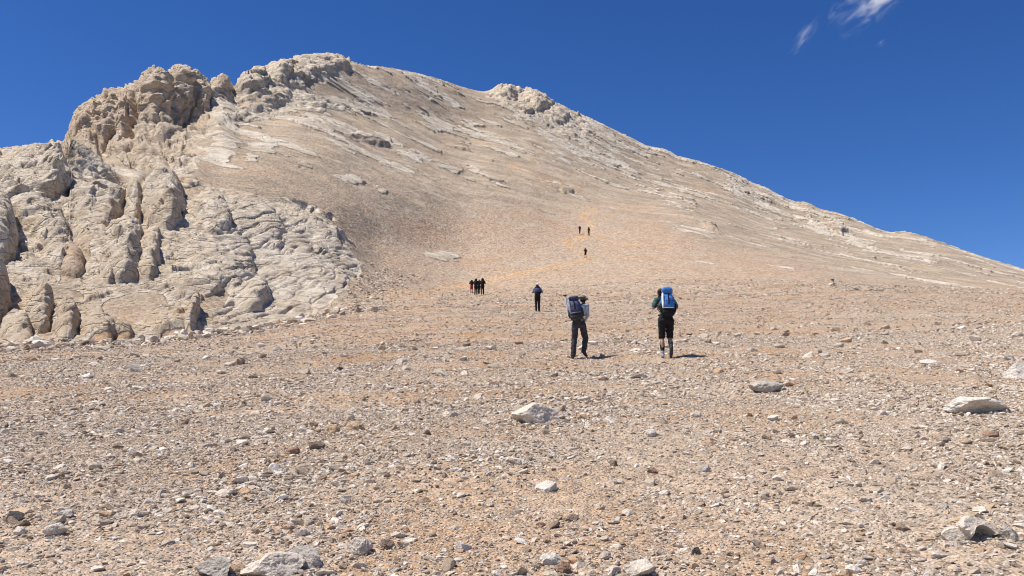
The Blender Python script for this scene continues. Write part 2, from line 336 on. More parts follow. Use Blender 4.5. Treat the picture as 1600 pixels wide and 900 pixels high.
# tan trail and tinted soil
def line_mask(px, py, pts, wd):
    d = np.full(px.shape, 1e9)
    for (x0, y0), (x1, y1) in zip(pts[:-1], pts[1:]):
        ex, ey = x1-x0, y1-y0; t = np.clip(((px-x0)*ex+(py-y0)*ey)/(ex*ex+ey*ey), 0, 1); d = np.minimum(d, np.hypot((px-x0-t*ex), (py-y0-t*ey)*1.6))
    return np.exp(-(d/wd)**2)
tx = PXg+6*pn(X/6, Y/6, Z/6, 101); ty = PYg+2.5*pn(X/5, Y/5, Z/5, 102)
tr = np.maximum.reduce([line_mask(tx, ty, [(640,462),(700,450),(760,438),(830,424),(900,408),(925,402)], 5),
  .8*line_mask(tx, ty, [(925,402),(900,388),(880,377),(915,370),(925,352),(905,338),(930,326)], 5),
  .7*line_mask(tx, ty, [(880,377),(905,372),(925,367),(960,377),(1000,385)], 3),
  .8*line_mask(tx, ty, [(500,496),(560,470),(640,452)], 4), .35*line_mask(tx, ty, [(965,326),(1000,320),(1020,322)], 7),
  .5*line_mask(tx, ty, [(800,262),(850,282),(900,296)], 10), .5*line_mask(tx, ty, [(1080,290),(1110,298)], 10)])
tr *= far*0+sst(60, 80, DR)
fan = sst(-1.4, 1.4, poly_mask(PXg+26*fbm(X/16, Y/16, Z/16, 111, 4), PYg+10*fbm(X/14, Y/14, Z/14, 112, 3), [(-200,1200),(-200,520),(480,500),(590,420),(600,345),(760,325),(900,318),(1000,328),(1080,360),(1200,402),(1330,440),(1400,446),(2000,460),(2200,1200)], 16))
yellow = np.clip(sst(.1, .55, fbm(X/11, Y/11, Z/11, 121, 4)), 0, 1)
ni, nj = X.shape
idx = np.arange(ni*nj).reshape(ni, nj)
quads = np.stack([idx[:-1, :-1], idx[1:, :-1], idx[1:, 1:], idx[:-1, 1:]], -1).reshape(-1, 4)
V = P2.reshape(-1, 3)
A = {'rock': rockm, 'trail': tr, 'fan': fan, 'yellow': yellow, 'streak': sst(300, 120, below)*0+sst(.0, .5, np.abs(st))*0+far*(1-fan), 'craggy': np.maximum(near_hill*(1-.6*calm), sm), 'tower': near_hill*sst(120, 150, DR)*sst(430, 330, PXg), 'dist': np.clip(DR/400, 0, 1)}
fc = lambda a: a[:-1, :-1].reshape(-1)
is_cliff = (fc(m_cliff) > 0) & (fc(PXg) < 640) & (fc(DR) < 330) & (fc(DR) > 40)
is_ground = (fc(DR) < 112) & ~is_cliff
TERR = {}
def terrain_piece(name, sel, mat):
    q = quads[sel]; used, inv = np.unique(q, return_inverse=True)
    o = mesh_np(name, V[used], inv.reshape(-1, 4)[:, ::1], mat)
    for k, a in A.items():
        at_ = o.data.attributes.new(k, 'FLOAT', 'POINT'); at_.data.foreach_set('value', a.reshape(-1)[used].astype(np.float32))
    tag(o, kind='structure'); TERR[name] = o
    return o

# ------------------------------------------------------------------ node helpers and the land's material
class NT:
    def __init__(s, name):
        s.m = bpy.data.materials.new(name); s.m.use_nodes = True; s.t = s.m.node_tree; s.t.nodes.clear()
        s.out = s.t.nodes.new('ShaderNodeOutputMaterial'); s.b = s.t.nodes.new('ShaderNodeBsdfPrincipled'); s.t.links.new(s.b.outputs[0], s.out.inputs[0])
        s.b.inputs['Roughness'].default_value = .95; s.b.inputs['Specular IOR Level'].default_value = .15
    def n(s, typ, ins=None, **kw):
        x = s.t.nodes.new(typ)
        for k, v in kw.items(): setattr(x, k, v)
        for k, v in (ins or {}).items(): s.set(x.inputs[k], v)
        return x
    def set(s, sock, v):
        if isinstance(v, bpy.types.NodeSocket): s.t.links.new(v, sock)
        else: sock.default_value = v
    def math(s, op, a, b=0.0, clamp=False):
        x = s.n('ShaderNodeMath', operation=op, use_clamp=clamp); s.set(x.inputs[0], a); s.set(x.inputs[1], b); return x.outputs[0]
    def mix(s, f, a, b, mode='MIX'):
        x = s.n('ShaderNodeMix', data_type='RGBA', blend_type=mode); s.set(x.inputs[0], f); s.set(x.inputs[6], a); s.set(x.inputs[7], b); return x.outputs[2]
    def noise(s, vec, scale, detail=4, rough=.55):
        return s.n('ShaderNodeTexNoise', {'Vector': vec, 'Scale': scale, 'Detail': detail, 'Roughness': rough}).outputs[0]
    def vor(s, vec, scale, feature='F1', out=0):
        return s.n('ShaderNodeTexVoronoi', {'Vector': vec, 'Scale': scale}, feature=feature).outputs[out]
    def ramp(s, f, stops, interp='LINEAR'):
        x = s.n('ShaderNodeValToRGB'); s.set(x.inputs[0], f); e = x.color_ramp.elements; x.color_ramp.interpolation = interp
        while len(e) < len(stops): e.new(.5)
        for i, (p, c) in enumerate(stops): e[i].position = p; e[i].color = tuple(c)+(1,) if len(c) == 3 else c
        return x.outputs[0]
    def attr(s, name): return s.n('ShaderNodeAttribute', attribute_name=name).outputs['Fac']
    def mr(s, v, a, b, c=0.0, d=1.0):
        x = s.n('ShaderNodeMapRange'); [s.set(x.inputs[i], q) for i, q in enumerate((v, a, b, c, d))]; return x.outputs[0]
g3 = lambda v: (v, v, v)
def land_material():
    m = NT('land'); pos = m.n('ShaderNodeNewGeometry').outputs['Position']
    rk = m.attr('rock'); tr_ = m.attr('trail'); fan_ = m.attr('fan'); yl = m.attr('yellow'); cr = m.attr('craggy'); ds = m.attr('dist')
    mp = m.n('ShaderNodeMapping', {'Vector': pos, 'Rotation': (0, R(27), 0), 'Scale': (.25, .5, 1)}).outputs[0]
    n1 = m.noise(pos, .09, 6); n2 = m.noise(pos, .5, 6); n3 = m.noise(pos, 3.2, 6, .65); n4 = m.noise(pos, 17, 5, .65); nb = m.noise(mp, .32, 7, .62)
    # loose scree
    tan = m.mix(m.mr(n2, .38, .62), C_TAN, C_PINK); grey = m.mix(m.mr(nb, .4, .62), C_GREY, C_GREY2)
    scree = m.mix(fan_, m.mix(m.mr(nb, .45, .6, 0, .45), grey, tan), m.mix(m.mr(m.math('ADD', n1, m.math('MULTIPLY', m.math('SUBTRACT', nb, .5), .6)), .36, .64, 0, .75), m.mix(m.mr(ds, .1, .3, 0, .55), tan, C_PINK), C_GREY2))
    scree = m.mix(m.math('MULTIPLY', yl, m.math('MULTIPLY', m.math('SUBTRACT', 1, fan_), .3)), scree, C_YEL)
    scree = m.mix(m.math('MULTIPLY', tr_, .9), scree, C_TRAIL)
    # single stones as speckle; finer nearby, coarser where only big ones can be told apart
    vn = m.n('ShaderNodeTexVoronoi', {'Vector': pos, 'Scale': 40.0}); vf = m.n('ShaderNodeTexVoronoi', {'Vector': pos, 'Scale': 3.6})
    vm = m.n('ShaderNodeTexVoronoi', {'Vector': pos, 'Scale': 8.5})
    bw = lambda v: m.n('ShaderNodeSeparateColor', {'Color': v}).outputs[0]
    near = m.mr(ds, .06, .2); near2 = m.mr(ds, .18, .5)
    sp = m.mix(near, m.mix(.4, vn.outputs['Color'], vm.outputs['Color']), vf.outputs['Color'])
    spv = bw(sp)
    light = m.ramp(spv, [(0, g3(.3)), (.22, g3(.72)), (.5, g3(1.0)), (.75, g3(1.25)), (1, g3(1.5))])
    amt = m.mr(ds, .08, .8, .75, .38)
    scree = m.mix(amt, scree, m.mix(1, scree, light, 'MULTIPLY'))
    # pale streaks where bedrock shows thinly through the rubble of the upper slopes, dipping to the right
    sk = m.math('MULTIPLY', m.mr(m.math('ADD', m.math('MULTIPLY', m.noise(mp, .55, 8, .62), .6), m.math('MULTIPLY', nb, .4)), .47, .60), m.attr('streak'))
    scree = m.mix(m.math('MULTIPLY', sk, .36), scree, C_R3)
    sk2 = m.math('MULTIPLY', m.mr(m.noise(mp, 1.5, 6, .7), .60, .70), m.attr('streak'))
    scree = m.mix(m.math('MULTIPLY', sk2, .38), scree, C_R0)
    # bedrock
    rc = m.ramp(m.noise(pos, .75, 9, .68), [(.30, C_R1), (.46, C_R2), (.56, C_R3), (.75, C_R4)])
    rc2 = m.ramp(nb, [(.35, C_R1), (.5, C_R3), (.6, C_R4)])
    rc = m.mix(cr, m.mix(.5, rc, rc2), rc)
    pit = m.mr(m.vor(pos, 5.5), .05, .25, 1, 0)
    rc = m.mix(m.math('MULTIPLY', pit, .35), rc, C_R0)
    warm = m.mr(m.noise(pos, .05, 3), .45, .62)
    rc = m.mix(m.math('MULTIPLY', m.math('MULTIPLY', warm, cr), .55), rc, C_WARM)
    rc = m.mix(m.math('MULTIPLY', m.attr('tower'), .5), rc, m.mix(m.noise(pos, .5, 6), (.42,.30,.20,1), (.66,.51,.36,1)))
    rcl = m.mix(.7, rc, m.mix(1, rc, m.ramp(n4, [(.3, g3(.6)), (.5, g3(1)), (.7, g3(1.25))]), 'MULTIPLY'))
    # soil sits in the hollows of the bedrock
    edge = m.mr(m.math('ADD', rk, m.math('MULTIPLY', m.math('SUBTRACT', n3, .5), 1.1)), .38, .62)
    # scattered loose lumps of dark rock on the slopes
    dk = m.math('MULTIPLY', m.mr(m.noise(mp, 1.6, 3, .7), .66, .72), m.mr(ds, .25, .4)); 
    colr = m.mix(edge, scree, rcl)
    colr = m.mix(m.math('MULTIPLY', dk, .55), colr, C_DARK)
    m.set(m.b.inputs['Base Color'], colr)
    # relief
    h1 = m.math('MULTIPLY', m.math('SUBTRACT', 1, vn.outputs['Distance']), .022)
    hm = m.math('MULTIPLY', m.math('SUBTRACT', 1, vm.outputs['Distance']), .05)
    h2 = m.math('MULTIPLY', m.math('SUBTRACT', 1, vf.outputs['Distance']), m.mr(ds, .1, .5, .10, .12))
    hs_ = m.math('ADD', m.math('ADD', h1, hm), m.math('MULTIPLY', h2, near))
    hr = m.math('ADD', m.math('MULTIPLY', m.noise(pos, 1.3, 10, .72), .5), m.math('MULTIPLY', m.noise(pos, 6, 6, .7), .10))
    ck = m.n('ShaderNodeTexVoronoi', {'Vector': m.mix(.25, mp, m.n('ShaderNodeTexNoise', {'Vector': pos, 'Scale': .8, 'Detail': 4.0}).outputs[1], 'ADD'), 'Scale': 1.1}, feature='DISTANCE_TO_EDGE').outputs[0]
    hr = m.math('ADD', hr, m.math('MULTIPLY', m.mr(ck, 0, .05), .16))
    hr = m.math('ADD', hr, m.math('MULTIPLY', m.noise(mp, 1.1, 9, .7), m.mr(ds, .3, .6, 0, .45)))
    hmix = m.n('ShaderNodeMix', data_type='FLOAT'); m.set(hmix.inputs[0], edge); m.set(hmix.inputs[2], hs_); m.set(hmix.inputs[3], hr)
    bp = m.n('ShaderNodeBump', {'Strength': .9, 'Distance': 1.0, 'Height': hmix.outputs[0]})
    m.set(m.b.inputs['Normal'], bp.outputs[0])
    return m.m
C_TAN = (.40, .238, .122, 1); C_PINK = (.47, .34, .24, 1); C_GREY = (.355, .275, .195, 1); C_GREY2 = (.445, .35, .255, 1)
C_YEL = (.52, .38, .23, 1); C_TRAIL = (.55, .35, .19, 1); C_DARK = (.10, .085, .07, 1)
C_R0 = (.22, .17, .12, 1); C_R1 = (.33, .26, .185, 1); C_R2 = (.57, .465, .345, 1); C_R3 = (.71, .605, .47, 1); C_R4 = (.79, .70, .57, 1); C_WARM = (.56, .41, .27, 1)
LAND = land_material()
terrain_piece('ground', is_ground, LAND)
terrain_piece('cliff', is_cliff, LAND)
terrain_piece('mountain', ~is_ground & ~is_cliff, LAND)
# the land behind and beside the viewpoint, falling away down the slope
e = V.reshape(ni, nj, 3)[:, 0, :]
rows = [e]
for (dy, sx) in ((-1.5, 1.6), (-4, 3), (-10, 8), (-40, 30), (-200, 150), (-1200, 600), (-4000, 1600)):
    q = e.copy(); q[:, 0] *= sx; q[:, 1] = e[:, 1]+dy; q[:, 2] = e[:, 2]+.129*dy+.03*(q[:, 0]-e[:, 0])-.02*(dy/60)**2*0; rows.append(q)
bv = np.stack(rows, 1)[::20]; a_, b_ = bv.shape[:2]; bi = np.arange(a_*b_).reshape(a_, b_)
bo = mesh_np('ground', bv.reshape(-1, 3), np.stack([bi[:-1, 1:], bi[1:, 1:], bi[1:, :-1], bi[:-1, :-1]], -1).reshape(-1, 4), LAND)
at_ = bo.data.attributes.new('fan', 'FLOAT', 'POINT'); at_.data.foreach_set('value', np.ones(a_*b_, np.float32)); tag(bo, kind='structure')

# ------------------------------------------------------------------ stones
def ico(sub):
    bm = bmesh.new(); bmesh.ops.create_icosphere(bm, subdivisions=sub, radius=1)
    v = np.array([x.co[:] for x in bm.verts]); f = np.array([[q.index for q in x.verts] for x in bm.faces]); bm.free(); return v, f
ICO = {k: ico(k) for k in (1, 2, 3, 4, 5)}
def rock_verts(seed, sub, dims, cuts=9, rough=.05, depth=(.45, .9)):
    """a broken stone: a ball cut by random planes, roughened, scaled to dims (full size)"""
    r = np.random.default_rng(seed); v, f = ICO[sub]; v = v.copy()
    for _ in range(cuts):
        n = r.normal(size=3); n /= np.linalg.norm(n); d = r.uniform(*depth); s = v@n; v -= np.outer(np.clip(s-d, 0, None), n)*.97
    if rough:
        o = r.uniform(0, 90); v *= (1+rough*(fbm(v[:, 0]*1.7+o, v[:, 1]*1.7, v[:, 2]*1.7, seed % 97, 2 if sub < 4 else 5, .6)))[:, None]
    v -= (v.max(0)+v.min(0))/2; v /= (v.max(0)-v.min(0)); return v*np.array(dims), f
def stone_material(name, stops, base=None, grain=1.0):
    m = NT(name); oi = m.n('ShaderNodeObjectInfo'); tc = m.n('ShaderNodeTexCoord').outputs['Object']; pos = m.n('ShaderNodeNewGeometry').outputs['Position']
    c = m.ramp(oi.outputs['Random'], stops) if base is None else m.n('ShaderNodeRGB').outputs[0]
    if base is not None: c.default_value = base+(1,)
    n = m.noise(pos, 14*grain, 7, .68); n2 = m.noise(pos, 60*grain, 3, .6)
    c = m.mix(.8, c, m.mix(1, c, m.ramp(n, [(.3, g3(.62)), (.48, g3(.98)), (.7, g3(1.18))]), 'MULTIPLY'))
    c = m.mix(.5, c, m.mix(1, c, m.ramp(n2, [(.35, g3(.7)), (.6, g3(1.1))]), 'MULTIPLY'))
    m.set(m.b.inputs['Base Color'], c)
    h = m.math('ADD', m.math('MULTIPLY', n, .05/grain), m.math('MULTIPLY', n2, .008/grain))
    m.set(m.b.inputs['Normal'], m.n('ShaderNodeBump', {'Strength': .8, 'Distance': 1, 'Height': h}).outputs[0])
    return m.m
STONE = stone_material('stone', [(0, (.22,.165,.12)), (.08, (.38,.285,.20)), (.35, (.53,.435,.33)), (.6, (.63,.535,.43)), (.85, (.78,.69,.58)), (.95, (.56,.38,.23)), (1, (.42,.27,.17))])
M_PALE = stone_material('pale_limestone', None, (.68,.58,.47)); M_GREY = stone_material('grey_limestone', None, (.52,.455,.38)); M_WHITE = stone_material('white_limestone', None, (.71,.63,.53))
M_RUST = stone_material('rusty_stone', None, (.36,.225,.15)); M_OCHRE = stone_material('ochre_stone', None, (.54,.385,.24)); M_BROWN = stone_material('brown_stone', None, (.26,.19,.14)); M_SLATE = stone_material('dark_stone', None, (.13,.115,.10))
# gravel: instances of sixteen broken stones on computed points (nobody could count it)
lib = bpy.data.collections.new('stone_shapes')
for k in range(16):
    r = np.random.default_rng(500+k); dm = (1, r.uniform(.55, .95), r.uniform(.28, .6))
    v, f = rock_verts(900+k, 2, dm, 11, .05, (.35, .8)); o = mesh_np('stone', v, f, STONE, smooth=False, link=False); lib.objects.link(o); o.name = 'stone_shape_%02d' % k
def scatter(n, dmin, dmax, s0, s1, power, seed, pxr=(-160, 1760), gate=None, bury=.18):
    r = np.random.default_rng(seed)
    D = np.sqrt(r.uniform(dmin**2, dmax**2, n)); px = r.uniform(pxr[0], pxr[1], n); X = (px-800)/F*(D+D0*np.clip(1-D/60, 0, 1))
    P = ground(X, D)
    # patchy cover: some soil shows between the stones
    cov = fbm(P[:, 0]/2.6, P[:, 1]/3.2, 0*D, 301, 3)+.5*pn(P[:, 0]/9, P[:, 1]/9, 0*D, 302)
    keep = r.uniform(0, 1, n) < np.clip(.70+1.0*cov, .30, 1)
    pp = project(P); 
    pm = poly_mask(pp[0], pp[1], CLIFF, 4); keep &= ~((pm > -.5) & (D > 44))
    if gate is not None: keep &= gate(pp[0], pp[1], D, r)
    P = P[keep]; D = D[keep]; u = r.uniform(0, 1, len(P)); s = s0*(1-u*(1-(s0/s1)**power))**(-1/power)
    s = s*np.exp(-.12+.30*pn(P[:, 0]/1.6, P[:, 1]/1.9, 0*D, 303)*2+.15*r.normal(size=len(s)))
    rot = np.stack([r.normal(0, .35, len(P)), r.normal(0, .35, len(P)), r.uniform(0, 6.283, len(P))], -1)
    sc = np.stack([s*r.uniform(.8, 1.25, len(P)), s*r.uniform(.8, 1.25, len(P)), s*r.uniform(.7, 1.3, len(P))], -1)
    P[:, 2] += sc[:, 2]*(.22-bury)
    return P, rot, sc, r.integers(0, 16, len(P))
def gravel_object(name, parts, label):
    P = np.concatenate([p[0] for p in parts]); rot = np.concatenate([p[1] for p in parts]); sc = np.concatenate([p[2] for p in parts]); ix = np.concatenate([p[3] for p in parts])
    me = bpy.data.meshes.new(name); me.vertices.add(len(P)); me.vertices.foreach_set('co', P.astype(np.float32).ravel())
    for nm, a in (('rot', rot), ('scl', sc)):
        q = me.attributes.new(nm, 'FLOAT_VECTOR', 'POINT'); q.data.foreach_set('vector', a.astype(np.float32).ravel())
    q = me.attributes.new('pick', 'INT', 'POINT'); q.data.foreach_set('value', ix.astype(np.int32))
    o = bpy.data.objects.new(name, me); col.objects.link(o)
    ng = bpy.data.node_groups.new(name, 'GeometryNodeTree'); ng.interface.new_socket('Geometry', in_out='INPUT', socket_type='NodeSocketGeometry'); ng.interface.new_socket('Geometry', in_out='OUTPUT', socket_type='NodeSocketGeometry')
    gi = ng.nodes.new('NodeGroupInput'); go = ng.nodes.new('NodeGroupOutput'); ip = ng.nodes.new('GeometryNodeInstanceOnPoints'); ci = ng.nodes.new('GeometryNodeCollectionInfo')
    ci.inputs['Collection'].default_value = lib; ci.inputs['Separate Children'].default_value = True; ci.inputs['Reset Children'].default_value = True
    def na(nm, t):
        a = ng.nodes.new('GeometryNodeInputNamedAttribute'); a.data_type = t; a.inputs[0].default_value = nm
        return [s for s in a.outputs if s.enabled and s.name == 'Attribute'][0]
    m2p = ng.nodes.new('GeometryNodeMeshToPoints'); L = ng.links.new
    L(gi.outputs[0], m2p.inputs[0]); L(m2p.outputs[0], ip.inputs['Points']); L(ci.outputs[0], ip.inputs['Instance']); ip.inputs['Pick Instance'].default_value = True
    L(na('pick', 'INT'), ip.inputs['Instance Index']); L(na('scl', 'FLOAT_VECTOR'), ip.inputs['Scale'])
    e2r = ng.nodes.new('FunctionNodeEulerToRotation'); L(na('rot', 'FLOAT_VECTOR'), e2r.inputs[0]); L(e2r.outputs[0], ip.inputs['Rotation'])
    L(ip.outputs[0], go.inputs[0]); md = o.modifiers.new('scatter', 'NODES'); md.node_group = ng
    tag(o, label, 'gravel', kind='stuff'); print(name, len(P)); return o
band = lambda px, py, D, r: (r.uniform(0, 1, len(px)) < .25+.75*np.exp(-((py-(560-.085*px))/60)**2))
gravel_object('gravel', [
    scatter(420000, 3.2, 13, .012, .07, 1.8, 1), scatter(5000, 3.2, 13, .06, .15, 2.6, 2),
    scatter(360000, 12, 30, .022, .11, 1.9, 3), scatter(300000, 28, 84, .034, .15, 2.1, 4, bury=.1, gate=lambda a, b, D, r: r.uniform(0, 1, len(D)) < .2+.8*sst(84, 48, D)),
    scatter(40000, 60, 112, .08, .24, 2.4, 5, bury=.05)], 'loose broken limestone gravel covering the foreground slope')

# ------------------------------------------------------------------ rocks one can point to
def sink(P, D, k=.25): return P
def place_rock(px, py, wpx_, hpx, mat, label, seed, name='rock', cat='rock', cuts=12, flat=None, rz=None, tilt=(0, 0), rough=.10, sub=5, group=None, depthf=.75, bury=.34, rockd=(.4, .85), scoop=None):
    P_, D = at(px, py); wm = wpx_*D/F; hm = hpx*D/F
    v, f = rock_verts(seed, sub, (1, depthf, 1), cuts, rough, rockd)
    if rough:   # pitted limestone
        vv = v*6; nrm = v/np.linalg.norm(v, axis=1, keepdims=True)
        v = v+nrm*(.022*fbm(vv[:, 0], vv[:, 1], vv[:, 2], seed, 4, .7))[:, None]
    v[:, 2] *= hm/(1-bury); v[:, :2] *= wm
    e_ = Euler((R(tilt[0]), R(tilt[1]), R(rz if rz is not None else (seed*37) % 25-12)))
    v = v@np.array(e_.to_matrix()).T
    if scoop:    # a hollow eaten into the side facing down the slope
        c = np.array([scoop[0]*wm, -depthf*wm*.5, scoop[1]*hm-.5*hm]); rr = np.array([scoop[2]*wm, depthf*wm*scoop[4], scoop[3]*hm])
        q = (v-c)/rr; l = np.linalg.norm(q, axis=1)+1e-6; k = l < 1; v[k] = (c+q*rr/l[:, None])[k]
    zmin = v[:, 2].min(); zmax = v[:, 2].max()
    v[:, 2] -= zmin+bury*(zmax-zmin)
    o = mesh_np(name, v, f, mat, smooth=False); o.location = P_+Vector((0, wm*depthf*.4, .06*wm*depthf))
    tag(o, label, cat, group); return o
ROCKS = [
 (838,664,80,32,M_PALE,'large pale domed boulder with a dark underside, below the hikers',71,{}),
 (1205,614,60,17,M_GREY,'low pitted grey boulder right of the middle, thin slab behind it',12,{}),
 (1236,604,22,7,M_OCHRE,'thin tan slab leaning on the back of the low pitted grey boulder',13,{'tilt':(0,-24)}),
 (1535,647,90,24,M_WHITE,'biggest whitish boulder, flat and jagged, near the right edge',114,{}),
 (1597,592,40,24,M_WHITE,'white boulder cut off by the right edge of the picture',15,{}),
 (211,581,28,12,M_GREY,'squat grey rock alone on the left, below the foot of the cliff',16,{}),
 (597,548,14,8,M_OCHRE,'small tan rock alone left of the middle, below the scree',17,{}),
 (18,818,28,17,M_SLATE,'dark blackish rock at the left edge',18,{}),
 (98,810,28,11,M_GREY,'flat grey slab just right of the dark rock at the left edge',19,{'tilt':(0,-8)}),
 (82,838,38,18,M_PALE,'pale lumpy rock in front of the flat grey slab on the left',20,{}),
 (420,904,98,32,M_PALE,'broad pale layered rock at the bottom edge left of the middle',21,{}),
 (476,890,62,26,M_GREY,'grey slab tilted against the broad pale rock at the bottom edge',22,{'tilt':(10,28),'cuts':8}),
 (330,903,64,28,M_GREY,'rounded grey rock at the bottom edge, left of the broad pale one',23,{'cuts':7}),
 (362,897,20,12,M_OCHRE,'small orange stone tucked beside the rounded grey rock at the bottom edge',24,{}),
 (553,674,34,15,M_OCHRE,'ochre rock with a brown broken side, left of the middle',25,{}),
 (519,676,22,12,M_OCHRE,'small rounded orange stone left of the ochre rock with a broken side',26,{}),
 (457,710,20,11,M_RUST,'rust red stone left of the brown wedge shaped one',27,{}),
 (494,703,26,12,M_BROWN,'dark brown wedge shaped stone right of the rust red stone',28,{}),
 (489,668,14,8,M_RUST,'small red brown stone left of the two orange rocks',29,{}),
 (684,632,17,8,M_PALE,'pale stone with a shaded underside between the cliff foot and the big domed boulder',30,{}),
 (413,627,20,11,M_WHITE,'bright white stone on the left half of the gravel slope',31,{}),
 (853,768,36,14,M_WHITE,'white blocky stone below the large domed boulder',32,{'cuts':9}),
 (893,815,26,9,M_BROWN,'thin brown slab below the white blocky stone',33,{}),
 (860,884,34,17,M_WHITE,'white broken stone near the bottom edge, right of the middle',34,{}),
 (880,897,30,16,M_RUST,'reddish stone with a dark face touching the bottom edge in the middle',35,{}),
 (1000,902,54,22,M_PALE,'wide pale stone at the bottom edge, right of the reddish one',36,{}),
 (1088,867,16,11,M_SLATE,'small dark grey pointed stone near the bottom, right of the middle',37,{}),
 (959,728,14,8,M_BROWN,'little brown stone on the tan soil below the right hand hiker',38,{}),
 (1102,738,18,11,M_GREY,'rounded grey stone on the right of the tan soil patch',39,{'cuts':6}),
 (1020,740,18,9,M_RUST,'red brown flake lying on the tan soil patch',40,{}),
 (1209,658,20,9,M_WHITE,'white stone below the low pitted grey boulder',41,{}),
 (1553,684,24,10,M_RUST,'brick red stone under the biggest whitish boulder',42,{}),
 (1455,570,30,8,M_WHITE,'whitish flat stone left of the white boulder at the right edge',43,{}),
 (1325,583,20,8,M_PALE,'pale wedge shaped rock with a dark notch beside it, right half',44,{}),
 (560,868,40,26,M_PALE,'pale rounded block near the bottom, right of the tilted slab',45,{'cuts':7}),
 (604,858,28,12,M_BROWN,'dark sided flat stone right of the pale rounded block',46,{}),
 (558,848,20,9,M_SLATE,'dark flake behind the pale rounded block',47,{}),
 (540,786,17,12,M_GREY,'stone with a light top and a black underside in the lower left',48,{}),
 (999,592,26,9,M_GREY,'grey stone in front of the two nearest hikers',49,{}),
 (1058,596,14,5,M_PALE,'small flat pale stone under the hiker with the bright blue pack',50,{}),
 (774,602,24,5,M_RUST,'flat red brown slab left of the hiker in the light hat',51,{}),
 (912,655,22,7,M_OCHRE,'tan slab just right of the large domed boulder',52,{}),
 (320,636,18,8,M_OCHRE,'tan stone on the slope under the cliff foot',53,{}),
 (318,607,16,6,M_GREY,'grey stone above the tan one under the cliff foot',54,{}),
 (530,579,12,6,M_SLATE,'dark stone left of the middle, nearest below the scree fan',55,{}),
 (1088,652,20,8,M_PALE,'pale stone halfway between the domed boulder and the low pitted one',56,{}),
 (465,788,14,4,M_WHITE,'thin white flake in the lower left',57,{}),
 (1480,690,18,8,M_GREY,'grey stone below and left of the biggest whitish boulder',58,{}),
 (130,592,26,9,M_WHITE,'whitish flat stone left of the squat grey rock',59,{}),
 (1445,688,14,6,M_PALE,'smallest pale stone under the biggest whitish boulder',60,{}),
 (1276,687,10,6,M_SLATE,'small dark stone in the right half, below the white stone',61,{}),
 (1218,752,18,8,M_WHITE,'bright white stone at the lower right beside the tan soil',62,{}),
 (1355,785,20,7,M_GREY,'grey slab with a black underside in the lower right',63,{}),
 (1478,796,16,9,M_GREY,'dark grey cube shaped stone above the hollow heap of slabs',64,{'cuts':7}),
 (1270,792,18,7,M_BROWN,'brown flake at the lower right, left of the grey slab',65,{}),
 # the hollow heap at the lower right
 (1494,846,38,20,M_PALE,'jumbled pale block at the left end of the hollow heap of slabs',66,{}),
 (1540,848,74,34,M_PALE,'pale arched rock over the black hollow of the heap at the lower right',67,{'bury':.05,'depthf':.8,'scoop':(.05,.1,.32,.62,.8),'rz':0}),
 (1512,836,44,13,M_OCHRE,'tan slab lying on the left shoulder of the hollow heap',68,{'bury':-.9,'tilt':(0,-22),'depthf':.7}),
 (1583,846,34,22,M_GREY,'grey rounded block at the right end of the hollow heap',69,{}),
 (1590,860,30,6,M_WHITE,'thin whitish slab leaning outwards at the right of the hollow heap',70,{'tilt':(0,26)}),
 (1518,816,14,9,M_BROWN,'dark brown stone perched behind the hollow heap',72,{}),
]
# grit banked round the bigger rocks, fallen rubble along the foot of the cliff
def sized(P, s, r):
    n = len(P); P = P.copy(); sc = np.stack([s*r.uniform(.8, 1.25, n), s*r.uniform(.8, 1.25, n), s*r.uniform(.7, 1.3, n)], -1); P[:, 2] += sc[:, 2]*.1
    return P, np.stack([r.normal(0, .4, n), r.normal(0, .4, n), r.uniform(0, 6.283, n)], -1), sc, r.integers(0, 16, n)
ring = []; r = np.random.default_rng(5)
for (px, py, w_, h_, mt, lb_, sd, kw) in ROCKS:
    if w_ < 24: continue
    P_, D = at(px, py); wm = w_*D/F; n = int(70+w_*2.2); th = r.uniform(0, 6.283, n); rad = wm*(.47+.22*r.exponential(1, n)**1.2*.6)
    gx = P_.x+rad*np.cos(th); gy = D+wm*.3+rad*.8*np.sin(th); ring.append(sized(ground(gx, np.maximum(gy, 3)), np.minimum(wm*.05*np.exp(r.normal(0, .55, n)), wm*.16), r))
n = 9000; px = r.uniform(-120, 600, n); De = np.interp(px, PXT, LV[0][0]); D = De-r.exponential(1.5, n)-.0; foot = ground((px-800)/F*D, D)
ring.append(sized(foot, np.minimum(.10*r.uniform(0, 1, n)**-.42, .75)*np.exp(.5*pn(px/40, 0*px, 0*px, 9)), r))
n = 12000; px = r.uniform(430, 760, n); D = r.uniform(62, 112, n); foot = ground((px-800)/F*D, D); qx, qy, _ = project(foot)
k = (poly_mask(qx, qy, [(505,505),(560,430),(600,405),(690,402),(735,412),(660,440),(590,470),(520,512)], 6)+r.normal(0, 1, n) > .5) & (poly_mask(qx, qy, CLIFF, 4) < -.3); ring.append(sized(foot[k], np.minimum(.08*r.uniform(0, 1, k.sum())**-.38, .45), r))
gravel_object('rubble', ring, 'broken rubble banked round the boulders and along the foot of the cliff')
for (px, py, w_, h_, mt, lb_, sd, kw) in ROCKS: place_rock(px, py, w_, h_, mt, lb_, sd, **kw)
